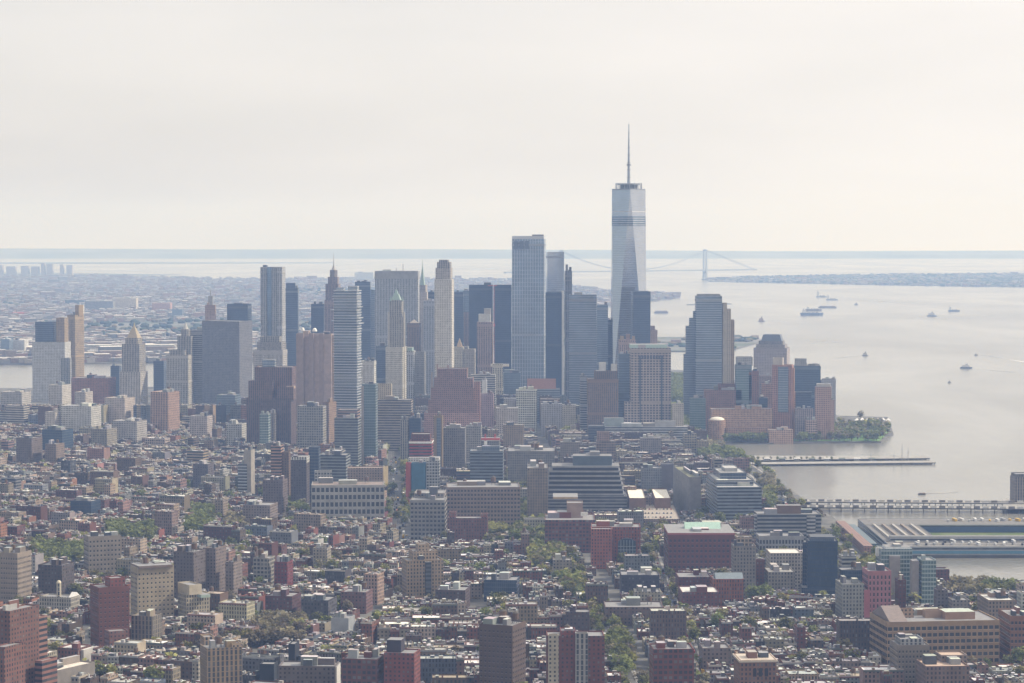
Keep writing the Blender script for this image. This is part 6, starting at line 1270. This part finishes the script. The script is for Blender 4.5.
for i, (u, v, w_, h_, c) in enumerate(((664, 346, 8, 3, WHITE), (676, 342, 10, 3, (.5, .3, .22)), (737, 340, 5, 3, CREAM), (755, 338, 7, 2.6, (.45, .28, .2)), (690, 339, 6, 2.4, STONE), (722, 347, 4, 2, LGREY))):
    g = ground(u, v + 2); k = g.y / F; root = empty('island_house', (g.x, g.y, 3)); tag(root, f'low house on the harbour island, {ordn(sorted([664,676,737,755,690,722]).index(u)+1)} from the left', 'house', 'houses on the harbour island')
    b = MB(); b.box(0, 0, w_*k, 14, 0, h_*k, 'small_windows', c); b.build('walls', root); b = MB(); shape(b, 'gable', w_*k*1.02, 15, h_*k, h_*k + 4, 'matte', (.2, .18, .17), None); b.build('roof', root)
# far slabs one can tell apart
for i, (u0, u1, vt, vb) in enumerate(((0, 4, 265, 276), (6.5, 17, 266.5, 276), (21, 30, 266, 276), (31, 40, 266.5, 276), (41, 46, 263, 276), (46.5, 54, 264, 276), (60, 64.5, 264.5, 276), (66.5, 73.5, 265, 276))):
    hero('seaside_slab', f'far seaside slab {i}', f'hazy seaside apartment slab on the horizon, {ordn(i+1)} from the left', u0, u1, vt, vb, 'small_windows', (.36, .33, .33), rot=0, dep=60, clutter=0, group='seaside slabs on the horizon', foot=False); LAND.pop()
for (u0, u1, vt, vb, mk, c, lb) in ((85, 115, 301, 312, 'ribbon_windows', (.45, .45, .46), 'long pale grey housing block across the river'), (112, 138, 298, 311, 'small_windows', (.52, .46, .38), 'tan clustered block across the river'),
        (152, 172, 303, 312, 'small_windows', (.45, .25, .2), 'reddish block across the river right of the tan cluster'), (65, 86, 300, 306, 'curtain_dark', STEEL, 'dark shed across the river left of the pale grey housing'),
        (172, 184, 309, 321, 'curtain_blue', STEEL, 'blue block across the river above the cupola tower'), (354.5, 374, 272.5, 281, 'small_windows', (.55, .55, .58), 'pale hazy block behind the white stacked tower'),
        (76, 84, 305, 318, 'small_windows', CREAM, 'cream block on far shore above the slim tan slab'), (0, 32, 312.5, 315.5, 'plain', (.5, .12, .1), 'long low red-roofed shed at far left across the river'),
        (120, 172, 316.5, 319, 'plain', (.72, .72, .7), 'long white-roofed shed across the river'), (85, 176, 345, 353, 'ribbon_windows', (.66, .64, .6), 'long white warehouse on the far river bank'),
        (0, 13, 339, 357, 'curtain_blue', STEEL, 'blue grey housing block at left edge across the river'), (12, 28, 340, 356, 'small_windows', LGREY, 'pale housing block at left edge across the river')):
    hero('far_building', lb, lb, u0, u1, vt, vb, mk, c, rot=0, dep=60, clutter=1, rcol=(.5, .12, .1) if 'red-roofed' in lb else (.7, .7, .68), foot=False)

# towers of the city behind the viewpoint, which the glass fronts mirror
b = MB(); rr = random.Random(5)
for k in range(170):
    x, y = rr.uniform(-2600, 1500), rr.uniform(-3400, -500); c = jit(rr.choice([BRN, GREY, DGREY, TAN, SLATE, STONE]), .3, rr); w_ = rr.uniform(28, 60)
    b.box(x, y, w_, rr.uniform(28, 60), 0, rr.uniform(90, 320), rr.choice(['small_windows', 'column_windows', 'curtain_dark', 'ribbon_windows']), c, 'roofing', (.3, .3, .3))
tag(b.build('midtown_buildings'), 'towers of the city behind the viewpoint, mirrored in the glass fronts', 'buildings', None, 'stuff')

# ---------------------------------------------------------------- haze
b = MB(); m, nt, p_ = newmat('haze_air'); nt.nodes.remove(p_); v_ = N(nt, 'ShaderNodeVolumePrincipled'); v_.inputs['Density'].default_value = HAZE_DENSITY; v_.inputs['Color'].default_value = HAZE_COLOR
v_.inputs['Anisotropy'].default_value = 0.2; v_.inputs['Absorption Color'].default_value = (1, 1, 1, 1)
nt.links.new(v_.outputs[0], [n for n in nt.nodes if n.type == 'OUTPUT_MATERIAL'][0].inputs['Volume']); MATS['haze_air'] = m
b.prism(rect(0, 12400, 53000, 43200), -2, 640, 'haze_air', (1, 1, 1), rmat='haze_air', bottom=True); o = b.build('haze'); tag(o, kind='stuff')
